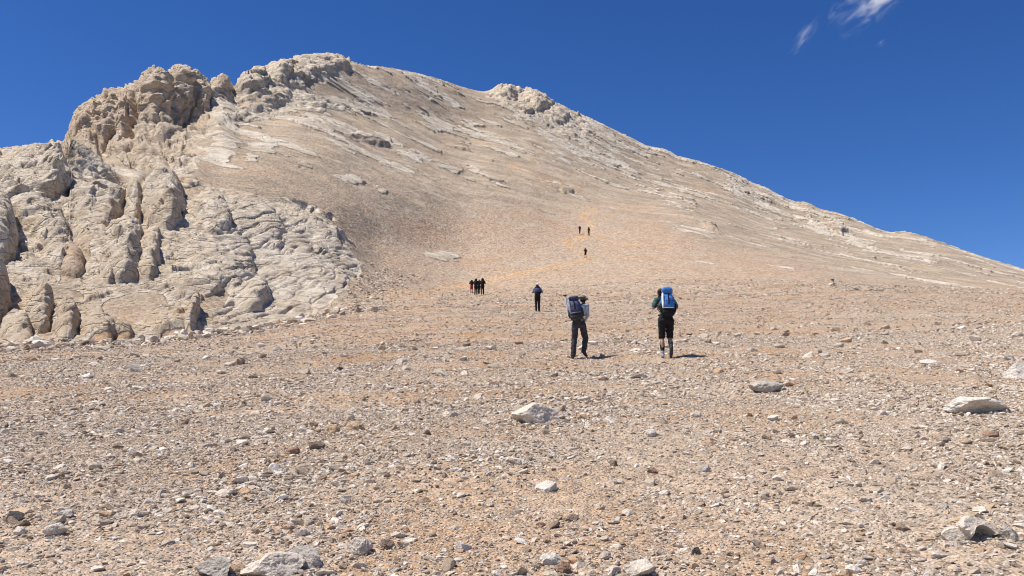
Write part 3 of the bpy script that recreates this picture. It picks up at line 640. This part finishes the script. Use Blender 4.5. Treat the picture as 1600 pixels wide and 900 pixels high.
# medium stones, told apart by nothing: copies of twelve shapes
protos = []
for k in range(12):
    r = np.random.default_rng(700+k); v, f = rock_verts(1200+k, 3, (1, r.uniform(.6, .95), r.uniform(.35, .65)), 12, .07, (.38, .8))
    o = mesh_np('stone', v, f, STONE, smooth=False); protos.append(o)
r = np.random.default_rng(77); cnt = 0; taken = [(q[0], q[1]) for q in ROCKS]
while cnt < 235:
    D = math.sqrt(r.uniform(4.3**2, 34**2)) if cnt < 150 else r.uniform(4.3, 12); px = r.uniform(5, 1595)
    P_ = Vector(ground((px-800)/F*D, D)); x_, y_, _ = project(np.array(P_))
    if y_ > 905 or x_ < 0 or x_ > 1600 or any(abs(x_-a) < 30 and abs(y_-b) < 16 for a, b in taken): continue
    s_ = (r.uniform(11, 24)*D/F) if D > 9 else r.uniform(.055, .12)
    s_ = min(s_, .34)
    k = cnt % 12; o = protos[k] if cnt < 12 else protos[k].copy()
    if cnt >= 12: col.objects.link(o)
    o.location = P_+Vector((0, 0, .08*s_)); o.scale = (s_, s_*r.uniform(.7, 1.1), s_*r.uniform(.7, 1.2)); o.rotation_euler = (r.normal(0, .25), r.normal(0, .25), r.uniform(0, 6.28))
    tag(o, 'fist to head sized angular stone lying loose among the gravel', 'stone', 'loose stones among the gravel'); cnt += 1
def cairn(px, py, sizes, label):
    P_, D = at(px, py); root = empty('cairn', P_); tag(root, label, 'cairn', 'cairns on the crest')
    for k, (dx, dz, sw, sh, mt, sd) in enumerate(sizes):
        u_ = D/F; v, f = rock_verts(sd, 3, (sw*u_, sw*u_*.8, sh*u_), 9, .06)
        o = mesh_np('stone', v, f, mt, root, smooth=False); o.location = (dx*u_, 0, dz*u_); o.rotation_euler = (0, (sd % 5-2)*.06, sd)
cairn(1301, 446, [(-2, 1.5, 9, 4, M_WHITE, 401), (4, 1.5, 9, 4, M_PALE, 402), (0, 4.2, 8, 3.4, M_PALE, 403), (.5, 6.8, 5, 3, M_GREY, 404), (0, 9, 5.5, 3, M_SLATE, 405)], 'taller cairn of pale stones capped by a dark one, on the crest at right')
cairn(1335, 454, [(-6, 1, 6, 2.4, M_PALE, 411), (-1, 1.4, 7, 3, M_GREY, 412), (4, 1.4, 7, 3, M_SLATE, 413), (1, 3.6, 7, 2.4, M_GREY, 414)], 'low collapsed cairn of grey stones to the right of the taller one')

# ------------------------------------------------------------------ hikers
def cloth(name, c, rough=.85, weave=60, wr=.012):
    m = NT(name); tc = m.n('ShaderNodeTexCoord').outputs['Object']
    n = m.noise(tc, 7, 4); n2 = m.noise(tc, weave*4, 2)
    m.set(m.b.inputs['Base Color'], m.mix(.5, c+(1,), m.mix(1, c+(1,), m.ramp(n, [(.3, g3(.6)), (.7, g3(1.35))]), 'MULTIPLY')))
    m.b.inputs['Roughness'].default_value = rough; m.b.inputs['Specular IOR Level'].default_value = .25
    m.set(m.b.inputs['Normal'], m.n('ShaderNodeBump', {'Strength': .7, 'Distance': 1, 'Height': m.math('ADD', m.math('MULTIPLY', n, wr*3), m.math('MULTIPLY', n2, .0015))}).outputs[0])
    return m.m
K = {'skin': cloth('skin', (.42,.24,.16), .6, 60, .001), 'black': cloth('black_cloth', (.012,.012,.014)), 'char': cloth('charcoal_cloth', (.045,.045,.05)), 'navy': cloth('navy_nylon', (.055,.065,.13), .6),
     'blue': cloth('bright_blue_nylon', (.05,.19,.52), .55), 'white': cloth('white_nylon', (.75,.76,.78), .6), 'lgrey': cloth('light_grey_cloth', (.42,.45,.49)), 'green': cloth('dark_green_cloth', (.05,.10,.085)),
     'hat': cloth('olive_grey_felt', (.17,.155,.125)), 'red': cloth('red_cloth', (.42,.035,.02)), 'maroon': cloth('dark_red_cloth', (.20,.012,.02)), 'bluegrey': cloth('blue_grey_cloth', (.22,.26,.34)),
     'brown': cloth('brown_leather', (.07,.045,.03), .6), 'tanb': cloth('dusty_leather', (.20,.16,.12), .8), 'hair': cloth('dark_hair', (.02,.014,.010), .6), 'eye': cloth('eye_white', (.6,.6,.58), .3), 'metal': cloth('grey_metal', (.35,.35,.36), .4), 'silver': cloth('silver_grey_nylon', (.33,.34,.38), .5)}
SPH = ICO[2]
class Blob:
    """overlapping balls that one voxel remesh turns into a single continuous skin"""
    def __init__(s): s.v = []; s.f = []; s.n = 0
    def ball(s, c, r, rot=None):
        v = SPH[0]*np.array(r if hasattr(r, '__len__') else (r, r, r))
        if rot: v = v@np.array(Euler([R(a) for a in rot]).to_matrix()).T
        s.v.append(v+np.array(c)); s.f.append(SPH[1]+s.n); s.n += len(v)
    def sweep(s, pts, rad, flat=1.0, step=.35):
        pts = [np.array(p, float) for p in pts]
        for (a, b, ra, rb) in zip(pts[:-1], pts[1:], rad[:-1], rad[1:]):
            n = max(2, int(np.linalg.norm(b-a)/(min(ra, rb)*step))+1)
            for t in np.linspace(0, 1, n): r_ = ra*(1-t)+rb*t; s.ball(a*(1-t)+b*t, (r_, r_*flat, r_))
        return s
    def build(s, name, mat, parent, vox=.01, smooth=3, rough=0.0, seed=0, clip=None):
        o = mesh_np(name, np.concatenate(s.v), np.concatenate(s.f), mat)
        m1 = o.modifiers.new('r', 'REMESH'); m1.mode = 'VOXEL'; m1.voxel_size = vox; m1.use_smooth_shade = True
        m2 = o.modifiers.new('s', 'SMOOTH'); m2.factor = .5; m2.iterations = smooth
        dg = bpy.context.evaluated_depsgraph_get(); me = bpy.data.meshes.new_from_object(o.evaluated_get(dg)); old = o.data; o.modifiers.clear(); o.data = me; bpy.data.meshes.remove(old); me.name = name
        if rough:
            v = np.empty(len(me.vertices)*3, np.float32); me.vertices.foreach_get('co', v); v = v.reshape(-1, 3); nn = np.empty(len(v)*3, np.float32); me.vertices.foreach_get('normal', nn); nn = nn.reshape(-1, 3)
            v = v+nn*(rough*(fbm(v[:, 0]*9, v[:, 1]*9, v[:, 2]*16, seed, 3)))[:, None]; me.vertices.foreach_set('co', v.astype(np.float32).ravel()); me.update()
        if mat and not me.materials: me.materials.append(mat)
        o.parent = parent; return o
def lerp(a, b, t): return tuple(np.array(a, float)*(1-t)+np.array(b, float)*t)
def person(px, py, height, label, group=None, vox=.011, turn=0, pose=None, shirt='black', sleeve='long', trousers='black', leg='long', shoes='black', hat=None, hair=True, socks=None, face=True, shoesL=None):
    P_, D = at(px, py); root = empty('person', P_, R(turn)); s = height/1.75; tag(root, label, 'person', group); root.scale = (s, s, s)
    p = dict(hipL=(-.095,0,.93), hipR=(.095,0,.93), kneeL=(-.10,.06,.50), kneeR=(.10,.04,.50), ankL=(-.10,.0,.10), ankR=(.10,-.06,.12), toeL=(-.11,.15,.035), toeR=(.11,.10,.035),
             shL=(-.185,.10,1.42), shR=(.185,.10,1.42), elL=(-.27,.10,1.16), elR=(.27,.10,1.16), wrL=(-.15,.27,1.22), wrR=(.15,.27,1.22), neck=(0,.12,1.47), head=(0,.17,1.62), chest=(0,.06,1.27), waist=(0,.01,1.08))
    p.update(pose or {}); g = {k: np.array(v, float) for k, v in p.items()}
    mid = (g['hipL']+g['hipR'])/2; smid = (g['shL']+g['shR'])/2
    b = Blob(); b.ball(mid+np.array([0,0,.02]), (.15,.105,.11)); b.ball(g['waist'], (.13,.095,.12)); b.ball(g['chest'], (.155,.11,.15)); b.sweep([g['shL'], smid, g['shR']], [.05,.07,.05])
    b.sweep([smid, g['neck'], lerp(g['neck'], g['head'], .6)], [.06,.052,.052])
    h = g['head']; b.ball(h+np.array([0,-.012,.02]), (.074,.092,.085)); b.ball(h+np.array([0,.028,-.045]), (.052,.055,.06)); b.ball(h+np.array([0,.062,-.088]), (.026,.022,.02))
    b.sweep([h+np.array([0,.088,.015]), h+np.array([0,.112,-.028])], [.010,.016]); b.ball(h+np.array([0,.088,-.058]), (.024,.012,.007)); b.ball(h+np.array([0,.088,-.068]), (.022,.012,.007)); b.sweep([h+np.array([-.035,.078,.022]), h+np.array([.035,.078,.022])], [.013,.013])
    for sx in (-1, 1): b.ball(h+np.array([sx*.076,-.005,-.01]), (.010,.020,.032)); b.ball(h+np.array([sx*.045,.05,-.03]), (.02,.025,.02))
    for q, sx in (('L', -1), ('R', 1)):
        b.sweep([g['sh'+q], g['el'+q], lerp(g['el'+q], g['wr'+q], .35), g['wr'+q]], [.048,.038,.040,.026])
        fd = g['wr'+q]-g['el'+q]; fd /= np.linalg.norm(fd); ins = np.array([-sx, .15, .1]); ins -= fd*(ins@fd); ins /= np.linalg.norm(ins); up_ = np.cross(fd, ins)*-sx
        w0 = g['wr'+q]; pc = w0+fd*.055
        for t in (-1, -.33, .33, 1): b.sweep([w0+up_*t*.010, w0+fd*.085+up_*t*.030], [.020,.0145])
        for k, (t, l) in enumerate(((1,.072), (.36,.082), (-.32,.076), (-1,.058))):        # four fingers curled inwards
            a0 = w0+fd*.080+up_*t*.030; a1 = a0+fd*l*.45+ins*.010; a2 = a1+fd*l*.18+ins*l*.34; a3 = a2-fd*l*.14+ins*l*.22
            b.sweep([a0, a1, a2, a3], [.0105,.0098,.009,.008])
        a0 = w0+fd*.028+up_*.024; a1 = a0+fd*.030+up_*.022+ins*.016; a2 = a1+fd*.026+ins*.022; b.sweep([a0, a1, a2], [.014,.011,.009])
        b.sweep([g['hip'+q], g['knee'+q]], [.080,.050]); cf = lerp(g['knee'+q], g['ank'+q], .32); cf = np.array(cf)+np.array([0,-.018,0]); b.sweep([g['knee'+q], cf, g['ank'+q]], [.050,.054,.036]); b.sweep([g['ank'+q], lerp(g['ank'+q], g['toe'+q], .85)], [.034,.028])
    b.build('body', K['skin'], root, min(vox, .0085) if vox < .012 else .010, 2)
    # shirt
    t = Blob(); t.ball(mid+np.array([0,0,.10]), (.158,.118,.12)); t.ball(g['waist'], (.150,.112,.13)); t.ball(g['chest'], (.176,.130,.165)); t.sweep([g['shL'], smid, g['shR']], [.064,.085,.064]); t.ball(lerp(smid, g['neck'], .5), (.075,.07,.05))
    for q in 'LR':
        if sleeve == 'short': t.sweep([g['sh'+q], lerp(g['sh'+q], g['el'+q], .78)], [.066,.064])
        else: t.sweep([g['sh'+q], g['el'+q], lerp(g['el'+q], g['wr'+q], .92)], [.064,.052,.038])
    t.build('shirt', K[shirt], root, vox, 2, .012, 3)
    # trousers or shorts
    t = Blob(); t.ball(mid+np.array([0,0,.045]), (.168,.128,.115)); t.ball(mid+np.array([0,-.03,-.03]), (.155,.105,.095))
    for q in 'LR':
        if leg == 'long': t.sweep([g['hip'+q]+np.array([0,0,-.02]), g['knee'+q]+np.array([0,-.004,0]), np.array(lerp(g['knee'+q], g['ank'+q], .32))+np.array([0,-.016,0]), g['ank'+q]+np.array([0,-.005,.0])], [.100,.078,.077,.066])
        else: t.sweep([g['hip'+q]+np.array([0,0,-.02]), lerp(g['hip'+q], g['knee'+q], .93 if leg == 'knee' else .8)], [.102,.085])
    t.build('trousers' if leg == 'long' else 'shorts', K[trousers], root, vox, 2, .014, 5)
    for q in 'LR':
        a_ = g['ank'+q]; t_ = g['toe'+q]; d_ = t_-a_; d_ /= np.linalg.norm(d_); hl = a_+np.array([0,-.035,-.045]) if t_[2] < a_[2]-.03 and abs(d_[2]) < .8 else a_-np.array([0,.05,.0])
        t = Blob(); t.sweep([a_+np.array([0,0,.05]), a_, hl], [.050,.048,.040]); t.sweep([hl, lerp(hl, t_, .6), t_], [.040,.046,.036], 1); t.sweep([a_, lerp(a_, t_, .7)], [.045,.038])
        t.build('shoe', K[shoesL if shoesL and q == 'L' else shoes], root, vox, 1)
        if socks: Blob().sweep([lerp(g['knee'+q], a_, .22), lerp(g['knee'+q], a_, .5), a_+np.array([0,0,.02])], [.057,.060,.044]).build('sock', K[socks], root, vox, 1)
    if hair: t = Blob(); t.ball(h+np.array([0,-.025,.028]), (.083,.092,.088)); t.ball(h+np.array([0,-.05,-.03]), (.070,.055,.06)); t.build('hair', K['hair'], root, vox, 1, .006, 9)
    if hat:
        t = Blob(); t.ball(h+np.array([0,-.01,.055]), (.092,.105,.078)); t.ball(h+np.array([0,-.01,.035]), (.150,.165,.016), (-8,6,0)); t.ball(h+np.array([0,-.01,.03]), (.13,.15,.02), (8,-5,0)); t.build('hat', K[hat], root, vox*.8, 2, .008, 4)
    if face:
        for sx in (-1, 1): v, f = ICO[2]; e_ = mesh_np('eye', v*.011+(h+np.array([sx*.03,.078,.002])), f, K['eye'], root)
    return root, g, s
def rbox(name, c, dims, mat, parent, rot=(0,0,0), p=3.2, bulge=.0, rough=.008, seed=0, sub=4):
    v, f = ICO[sub]; v = v/(np.sum(np.abs(v)**p, 1)**(1/p))[:, None]*np.array(dims)/2
    n = v/np.linalg.norm(v, axis=1, keepdims=True); v = v+n*(rough*fbm(v[:, 0]*14+seed, v[:, 1]*14, v[:, 2]*14, seed+3, 3))[:, None]
    v = v@np.array(Euler([R(a) for a in rot]).to_matrix()).T+np.array(c); return mesh_np(name, v, f, mat, parent)
def tube(name, pts, rad, mat, parent=None, vox=.006): return Blob().sweep(pts, rad if hasattr(rad, '__len__') else [rad]*len(pts), 1, .5).build(name, mat, parent, vox, 1)
def backpack(fig, label, main, low, lid, width=.34, h=.60, depth=.24, top=0.0, off=0.0, tilt=12, roll=0, accent=None, cover=None, small=False, group=None):
    root_p, g, s = fig; root = empty('backpack', root_p.location, root_p.rotation_euler[2]); root.scale = (s,)*3; tag(root, label, 'backpack', group)
    z0 = 1.0; yb = g['chest'][1]-.13; zc = z0+h/2; q = Euler((R(-tilt), R(roll), 0)).to_matrix()
    pv = Vector((off, yb-.02, z0))
    W = lambda x, y, z: tuple(pv+q@Vector((x, y, z)))
    rt = (-tilt, roll, 0); mt = K[main]
    if low: rbox('lower_bag', W(0, -depth*.46, h*.17), (width*1.0, depth*.98, h*.42), K[low], root, rt, 3.4, seed=2, rough=.012)
    rbox('main_bag', W(0, -depth*.48, h*.55 if low else h*.48), (width, depth, h*.78 if low else h*.95), mt, root, rt, 3.0, seed=1, rough=.014)
    rbox('lid', W(0, -depth*.45, h*1.02+top), (width*.86, depth*1.08, h*.24+top*.9), K[lid], root, rt, 2.5, seed=4, rough=.014)
    rbox('front_pocket', W(0, -depth*.98, h*.52), (width*.62, depth*.28, h*.44), mt, root, rt, 3, seed=6)
    for sx in (-1, 1):
        rbox('side_pocket', W(sx*width*.52, -depth*.45, h*.32), (width*.20, depth*.62, h*.42), K[low or main], root, rt, 2.8, seed=8)
        sh = g['shL'] if sx < 0 else g['shR']
        tube('shoulder_strap', [W(sx*width*.22, .0, h*.70), sh*np.array([.72,1,1])+np.array([0,-.03,.085]), sh*np.array([.72,1,1])+np.array([0,.10,.03]), sh*np.array([.8,1,1])+np.array([0,.08,-.22]), W(sx*width*.45, 0, h*.12)], [.018,.022,.020,.012,.012], K['black'], root, .009)
        if not small: tube('compression_strap', [W(sx*width*.5, -depth*.2, h*.62), W(sx*width*.42, -depth*.93, h*.60), W(sx*width*.16, -depth*1.13, h*.58)], .007, K['black'], root, .005)
    w_ = g['waist']; tube('hip_belt', [w_+np.array([-.10,-.13,-.04]), w_+np.array([-.165,0,-.05]), w_+np.array([-.08,.12,-.06]), w_+np.array([.08,.12,-.06]), w_+np.array([.165,0,-.05]), w_+np.array([.10,-.13,-.04])], .022, K['black'], root, .01)
    if not small:
        rbox('buckle_strap', W(0, -depth*1.14, h*.66), (width*.10, .012, h*.50), K['black'], root, rt, 4, seed=12, sub=3)
        rbox('carry_handle', W(0, -depth*.02, h*.98), (.09, .02, .02), K['black'], root, rt, 3, seed=3, sub=3)
    if accent: rbox('accent_panel', W(accent[1]*width*.40, -depth*.80, h*.62), (width*.17, depth*.5, h*.72), K[accent[0]], root, rt, 3, seed=5)
    if cover: rbox('trim_band', W(0, -depth*.62, h*.28), (width*.9, depth*.86, h*.05), K[cover], root, rt, 3, seed=7)
    return root, W
def at_person(fig, name, label, cat, group=None):
    e_ = empty(name, fig[0].location, fig[0].rotation_euler[2]); e_.scale = fig[0].scale; tag(e_, label, cat, group); return e_
def pole(fig, a, b, label, group=None, mat='metal'):
    e_ = at_person(fig, 'trekking_pole', label, 'trekking pole', group); a = np.array(a, float); b = np.array(b, float)
    tube('shaft', [a, lerp(a, b, .5), b], [.008,.0075,.006], K[mat], e_, .005); tube('grip', [a, lerp(a, b, .11)], .017, K['black'], e_, .006); d = (b-a)/np.linalg.norm(b-a)
    v, f = ICO[2]; mesh_np('basket', v*np.array([.035,.035,.006])+lerp(a, b, .94), f, K['black'], e_); return e_
# -- nearest hiker, grey hat and pale sleeves
H1 = person(905, 561, 1.74, 'hiker with wide olive grey hat, pale shirt and long dark trousers, stepping uphill', 'hikers climbing the slope', .0095, -6,
    dict(hipL=(-.09,0,.92), hipR=(.09,0,.92), kneeL=(-.125,.03,.49), ankL=(-.155,-.03,.09), toeL=(-.19,.10,.035), kneeR=(.165,.18,.55), ankR=(.115,.14,.22), toeR=(.185,.26,.10), waist=(-.01,.03,1.08), chest=(.02,.10,1.26), shL=(-.14,.13,1.41), shR=(.215,.15,1.40), neck=(.06,.18,1.46), head=(.115,.25,1.58), elL=(-.26,.12,1.17), wrL=(-.18,.33,1.15), elR=(.225,.12,1.15), wrR=(.15,.34,1.02)),
    shirt='lgrey', trousers='char', shoes='brown', hat='hat')
B1, W1 = backpack(H1, 'navy and grey backpack with a pale trim, on the hiker in the hat', 'navy', 'char', 'navy', .33, .56, .24, .0, -.04, 10, -9, ('silver', -1), 'silver')
e_ = at_person(H1, 'tripod', 'folded white tripod with a black head strapped to the navy and grey backpack', 'tripod')
a = np.array(W1(-.21, -.12, .10)); b_ = np.array(W1(-.20, -.10, .66)); d_ = (b_-a)/np.linalg.norm(b_-a)
for k in range(3): o_ = np.array([.016*math.cos(k*2.1), .016*math.sin(k*2.1), 0]); tube('leg', [a+o_, b_+o_], [.010,.014], K['white'], e_, .005)
tube('head', [b_, b_+d_*.05], [.026,.024], K['black'], e_, .006); tube('handle', [b_+d_*.04+np.array([-.05,0,.005]), b_+d_*.04+np.array([.05,0,.01])], .014, K['black'], e_, .006)
pole(H1, W1(-.30, -.05, .02), W1(.02, -.34, -.06), 'short collapsed pole sticking out left below the navy and grey backpack', None, 'char')
# -- hiker with the tall bright blue pack
H2 = person(1042, 560, 1.83, 'hiker in dark green T-shirt, black knee length shorts and black socks, elbows out', 'hikers climbing the slope', .0095, 0,
    dict(kneeL=(-.095,.05,.50), ankL=(-.10,-.01,.10), toeL=(-.09,.14,.035), kneeR=(.10,.09,.50), ankR=(.085,-.13,.235), toeR=(.085,-.07,.035), chest=(0,.10,1.27), shL=(-.19,.16,1.42), shR=(.19,.16,1.42), elL=(-.285,.10,1.22), elR=(.29,.10,1.22), wrL=(-.13,.27,1.31), wrR=(.13,.27,1.31), neck=(-.03,.20,1.47), head=(-.07,.27,1.60), waist=(0,.04,1.08)),
    shirt='green', sleeve='short', trousers='black', leg='knee', socks='black', shoes='char', shoesL='silver')
B2, W2 = backpack(H2, 'tall bright blue backpack with a white panel and black bottom, hiding its wearer head', 'blue', 'black', 'blue', .315, .54, .25, .05, .03, 9, 0, ('white', -1), 'white')
# -- third hiker
H3 = person(840, 487, 1.74, 'hiker in white hat, grey blue shirt and dark trousers, middle distance', 'hikers climbing the slope', .013, 4,
    dict(elL=(-.30,.08,1.18), elR=(.30,.08,1.18), kneeL=(-.09,.02,.5), ankL=(-.085,-.09,.12), toeL=(-.09,.05,.035), kneeR=(.09,.08,.5), ankR=(.09,.03,.10), toeR=(.10,.17,.035)), shirt='bluegrey', trousers='black', leg='long', shoes='black', hat='white')
backpack(H3, 'small navy backpack on the hiker in the white hat', 'navy', 'black', 'black', .32, .46, .20, 0, 0, 10, 0, None, None, True)
# -- group of four on the flat below the scree
GL = 'four hikers walking close together'
def walker(px, py, hh, label, pk, seed, **kw):
    r = np.random.default_rng(seed); st = r.uniform(.06, .16)*(1 if seed % 2 else -1)
    ps = dict(kneeL=(-.09,.07+max(st,0)*.7,.51), ankL=(-.09,st,.10), toeL=(-.10,st+.14,.035), kneeR=(.09,.07+max(-st,0)*.7,.51), ankR=(.09,-st,.11), toeR=(.10,-st+.14,.035), elL=(-.28,.07,1.18), elR=(.28,.07,1.18)); ps.update(kw.pop('pose', {}))
    fg = person(px, py, hh, label, kw.pop('group', GL), .015, r.uniform(-12, 12), ps, face=False, **kw)
    if pk: backpack(fg, pk[0], pk[1], pk[2], pk[3], .33, pk[4], .22, 0, 0, 10, 0, None, None, True, kw.get('pg'))
    return fg
walker(737, 458, 1.62, 'hiker in red knee trousers, leftmost of the four close together', ('black backpack on the hiker in red trousers', 'black', 'black', 'black', .5), 1, trousers='red', leg='knee', shoes='black', pose=dict(head=(0,.24,1.57)))
walker(743.5, 461, 1.80, 'black clothed hiker with a grey dot on the pack, second of the four from left', ('black backpack with a small pale patch, second of the four from left', 'black', 'black', 'black', .5), 2, hat='black')
walker(748.5, 459.5, 1.66, 'black clothed hiker half hidden between the two taller ones', ('black backpack between the two taller hikers of the group', 'black', 'black', 'char', .48), 3)
walker(754, 460.5, 1.84, 'black clothed hiker in a pointed hood, rightmost of the four', ('dark backpack on the rightmost of the four hikers', 'black', 'black', 'black', .55), 4, hat='black')
# -- three far up the trail
walker(915, 403, 1.74, 'hiker in black with bare calves, alone in the middle of the trail', ('dark backpack with a grey lid on the lone hiker in the trail', 'black', 'black', 'silver', .45), 5, group='hikers far up the trail', leg='knee', hat='char')
F6 = walker(906, 365.5, 1.72, 'far hiker in a dark red jacket, left one of the highest pair', ('black backpack on the far hiker in the dark red jacket', 'black', 'black', 'black', .55), 6, group='hikers far up the trail', shirt='maroon', pose=dict(kneeL=(-.06,.07,.5), ankL=(-.05,.1,.1), toeL=(-.05,.22,.04), kneeR=(.05,.05,.5), ankR=(.04,-.1,.1), toeR=(.04,.04,.04), elL=(-.33,.08,1.25)))
F7 = walker(920, 368.5, 1.80, 'far hiker with pale sleeves and grey trousers, right one of the highest pair', ('black backpack on the far hiker with pale sleeves', 'black', 'black', 'black', .6), 7, group='hikers far up the trail', shirt='lgrey', trousers='char')
pole(F7, (-.30,.25,1.12), (-.42,.30,.0), 'trekking pole in the left hand of the far hiker with pale sleeves'); pole(F7, (.30,.25,1.12), (.42,.25,.0), 'trekking pole in the right hand of the far hiker with pale sleeves')

# ------------------------------------------------------------------ clouds: thin wisps of vapour high beyond the summit
def cloud(name, px, py, wpx_, hpx, ang, D, dens, scale, seed, label):
    u_ = D/F; up = D*(450-py)/F; c = to_world(np.array((px-800)/F*D), np.array(float(D)), np.array(up))
    v, f = ICO[3]; v = v*np.array([wpx_*u_/2, hpx*u_*.45, hpx*u_/2]); v = v@np.array(Euler((PITCH, R(ang), 0)).to_matrix()).T
    o = mesh_np(name, v, f); o.location = c
    m = bpy.data.materials.new('vapour'); m.use_nodes = True; t = m.node_tree; t.nodes.clear(); out = t.nodes.new('ShaderNodeOutputMaterial'); pv = t.nodes.new('ShaderNodeVolumePrincipled'); t.links.new(pv.outputs[0], out.inputs['Volume'])
    tc = t.nodes.new('ShaderNodeTexCoord'); mp = t.nodes.new('ShaderNodeMapping');  mp.inputs['Location'].default_value = (seed, 0, 0)
    mp.inputs['Scale'].default_value = (1.5, 1.7, 2.0); nz = t.nodes.new('ShaderNodeTexNoise'); nz.inputs['Scale'].default_value = scale; nz.inputs['Detail'].default_value = 5; nz.inputs['Roughness'].default_value = .6; nz.inputs['Distortion'].default_value = .5; t.links.new(mp.outputs[0], nz.inputs[0])
    g2 = t.nodes.new('ShaderNodeMapping'); t.links.new(tc.outputs['Object'], g2.inputs[0]); g2.vector_type = 'TEXTURE'; g2.inputs['Rotation'].default_value = tuple(Euler((PITCH, R(ang), 0))); g2.inputs['Scale'].default_value = (wpx_*u_/2, hpx*u_*.45, hpx*u_/2)
    ln = t.nodes.new('ShaderNodeVectorMath'); ln.operation = 'LENGTH'; t.links.new(g2.outputs[0], ln.inputs[0]); t.links.new(g2.outputs[0], mp.inputs[0])
    def mt(op, a_, b_, cl=False):
        x = t.nodes.new('ShaderNodeMath'); x.operation = op; x.use_clamp = cl
        for i, q in enumerate((a_, b_)):
            if isinstance(q, float): x.inputs[i].default_value = q
            else: t.links.new(q, x.inputs[i])
        return x.outputs[0]
    thin = mt('SUBTRACT', nz.outputs[0], mt('ADD', .34, mt('MULTIPLY', ln.outputs['Value'], .30))); thin = mt('MULTIPLY', thin, 3.2, True)
    soft = mt('SUBTRACT', 1.0, ln.outputs['Value'], True); dd = mt('MULTIPLY', mt('MULTIPLY', thin, thin), mt('MULTIPLY', soft, dens)); t.links.new(dd, pv.inputs['Density'])
    pv.inputs['Color'].default_value = (.97,.97,1,1); pv.inputs['Anisotropy'].default_value = .2
    o.data.materials.append(m); tag(o, label, 'cloud', 'wisps of cloud'); return o
cloud('cloud', 1368, -4, 210, 112, -35, 2600, .09, 1.6, 3.1, 'brightest wisp of white cloud, cut off by the top edge')
cloud('cloud', 1257, 56, 120, 40, -52, 2600, .05, 1.5, 7.7, 'thin slanting streak of cloud below and left of the brightest wisp')
cloud('cloud', 1376, 68, 56, 22, -30, 2600, .018, 1.2, 1.3, 'faintest speck of cloud below the brightest wisp')
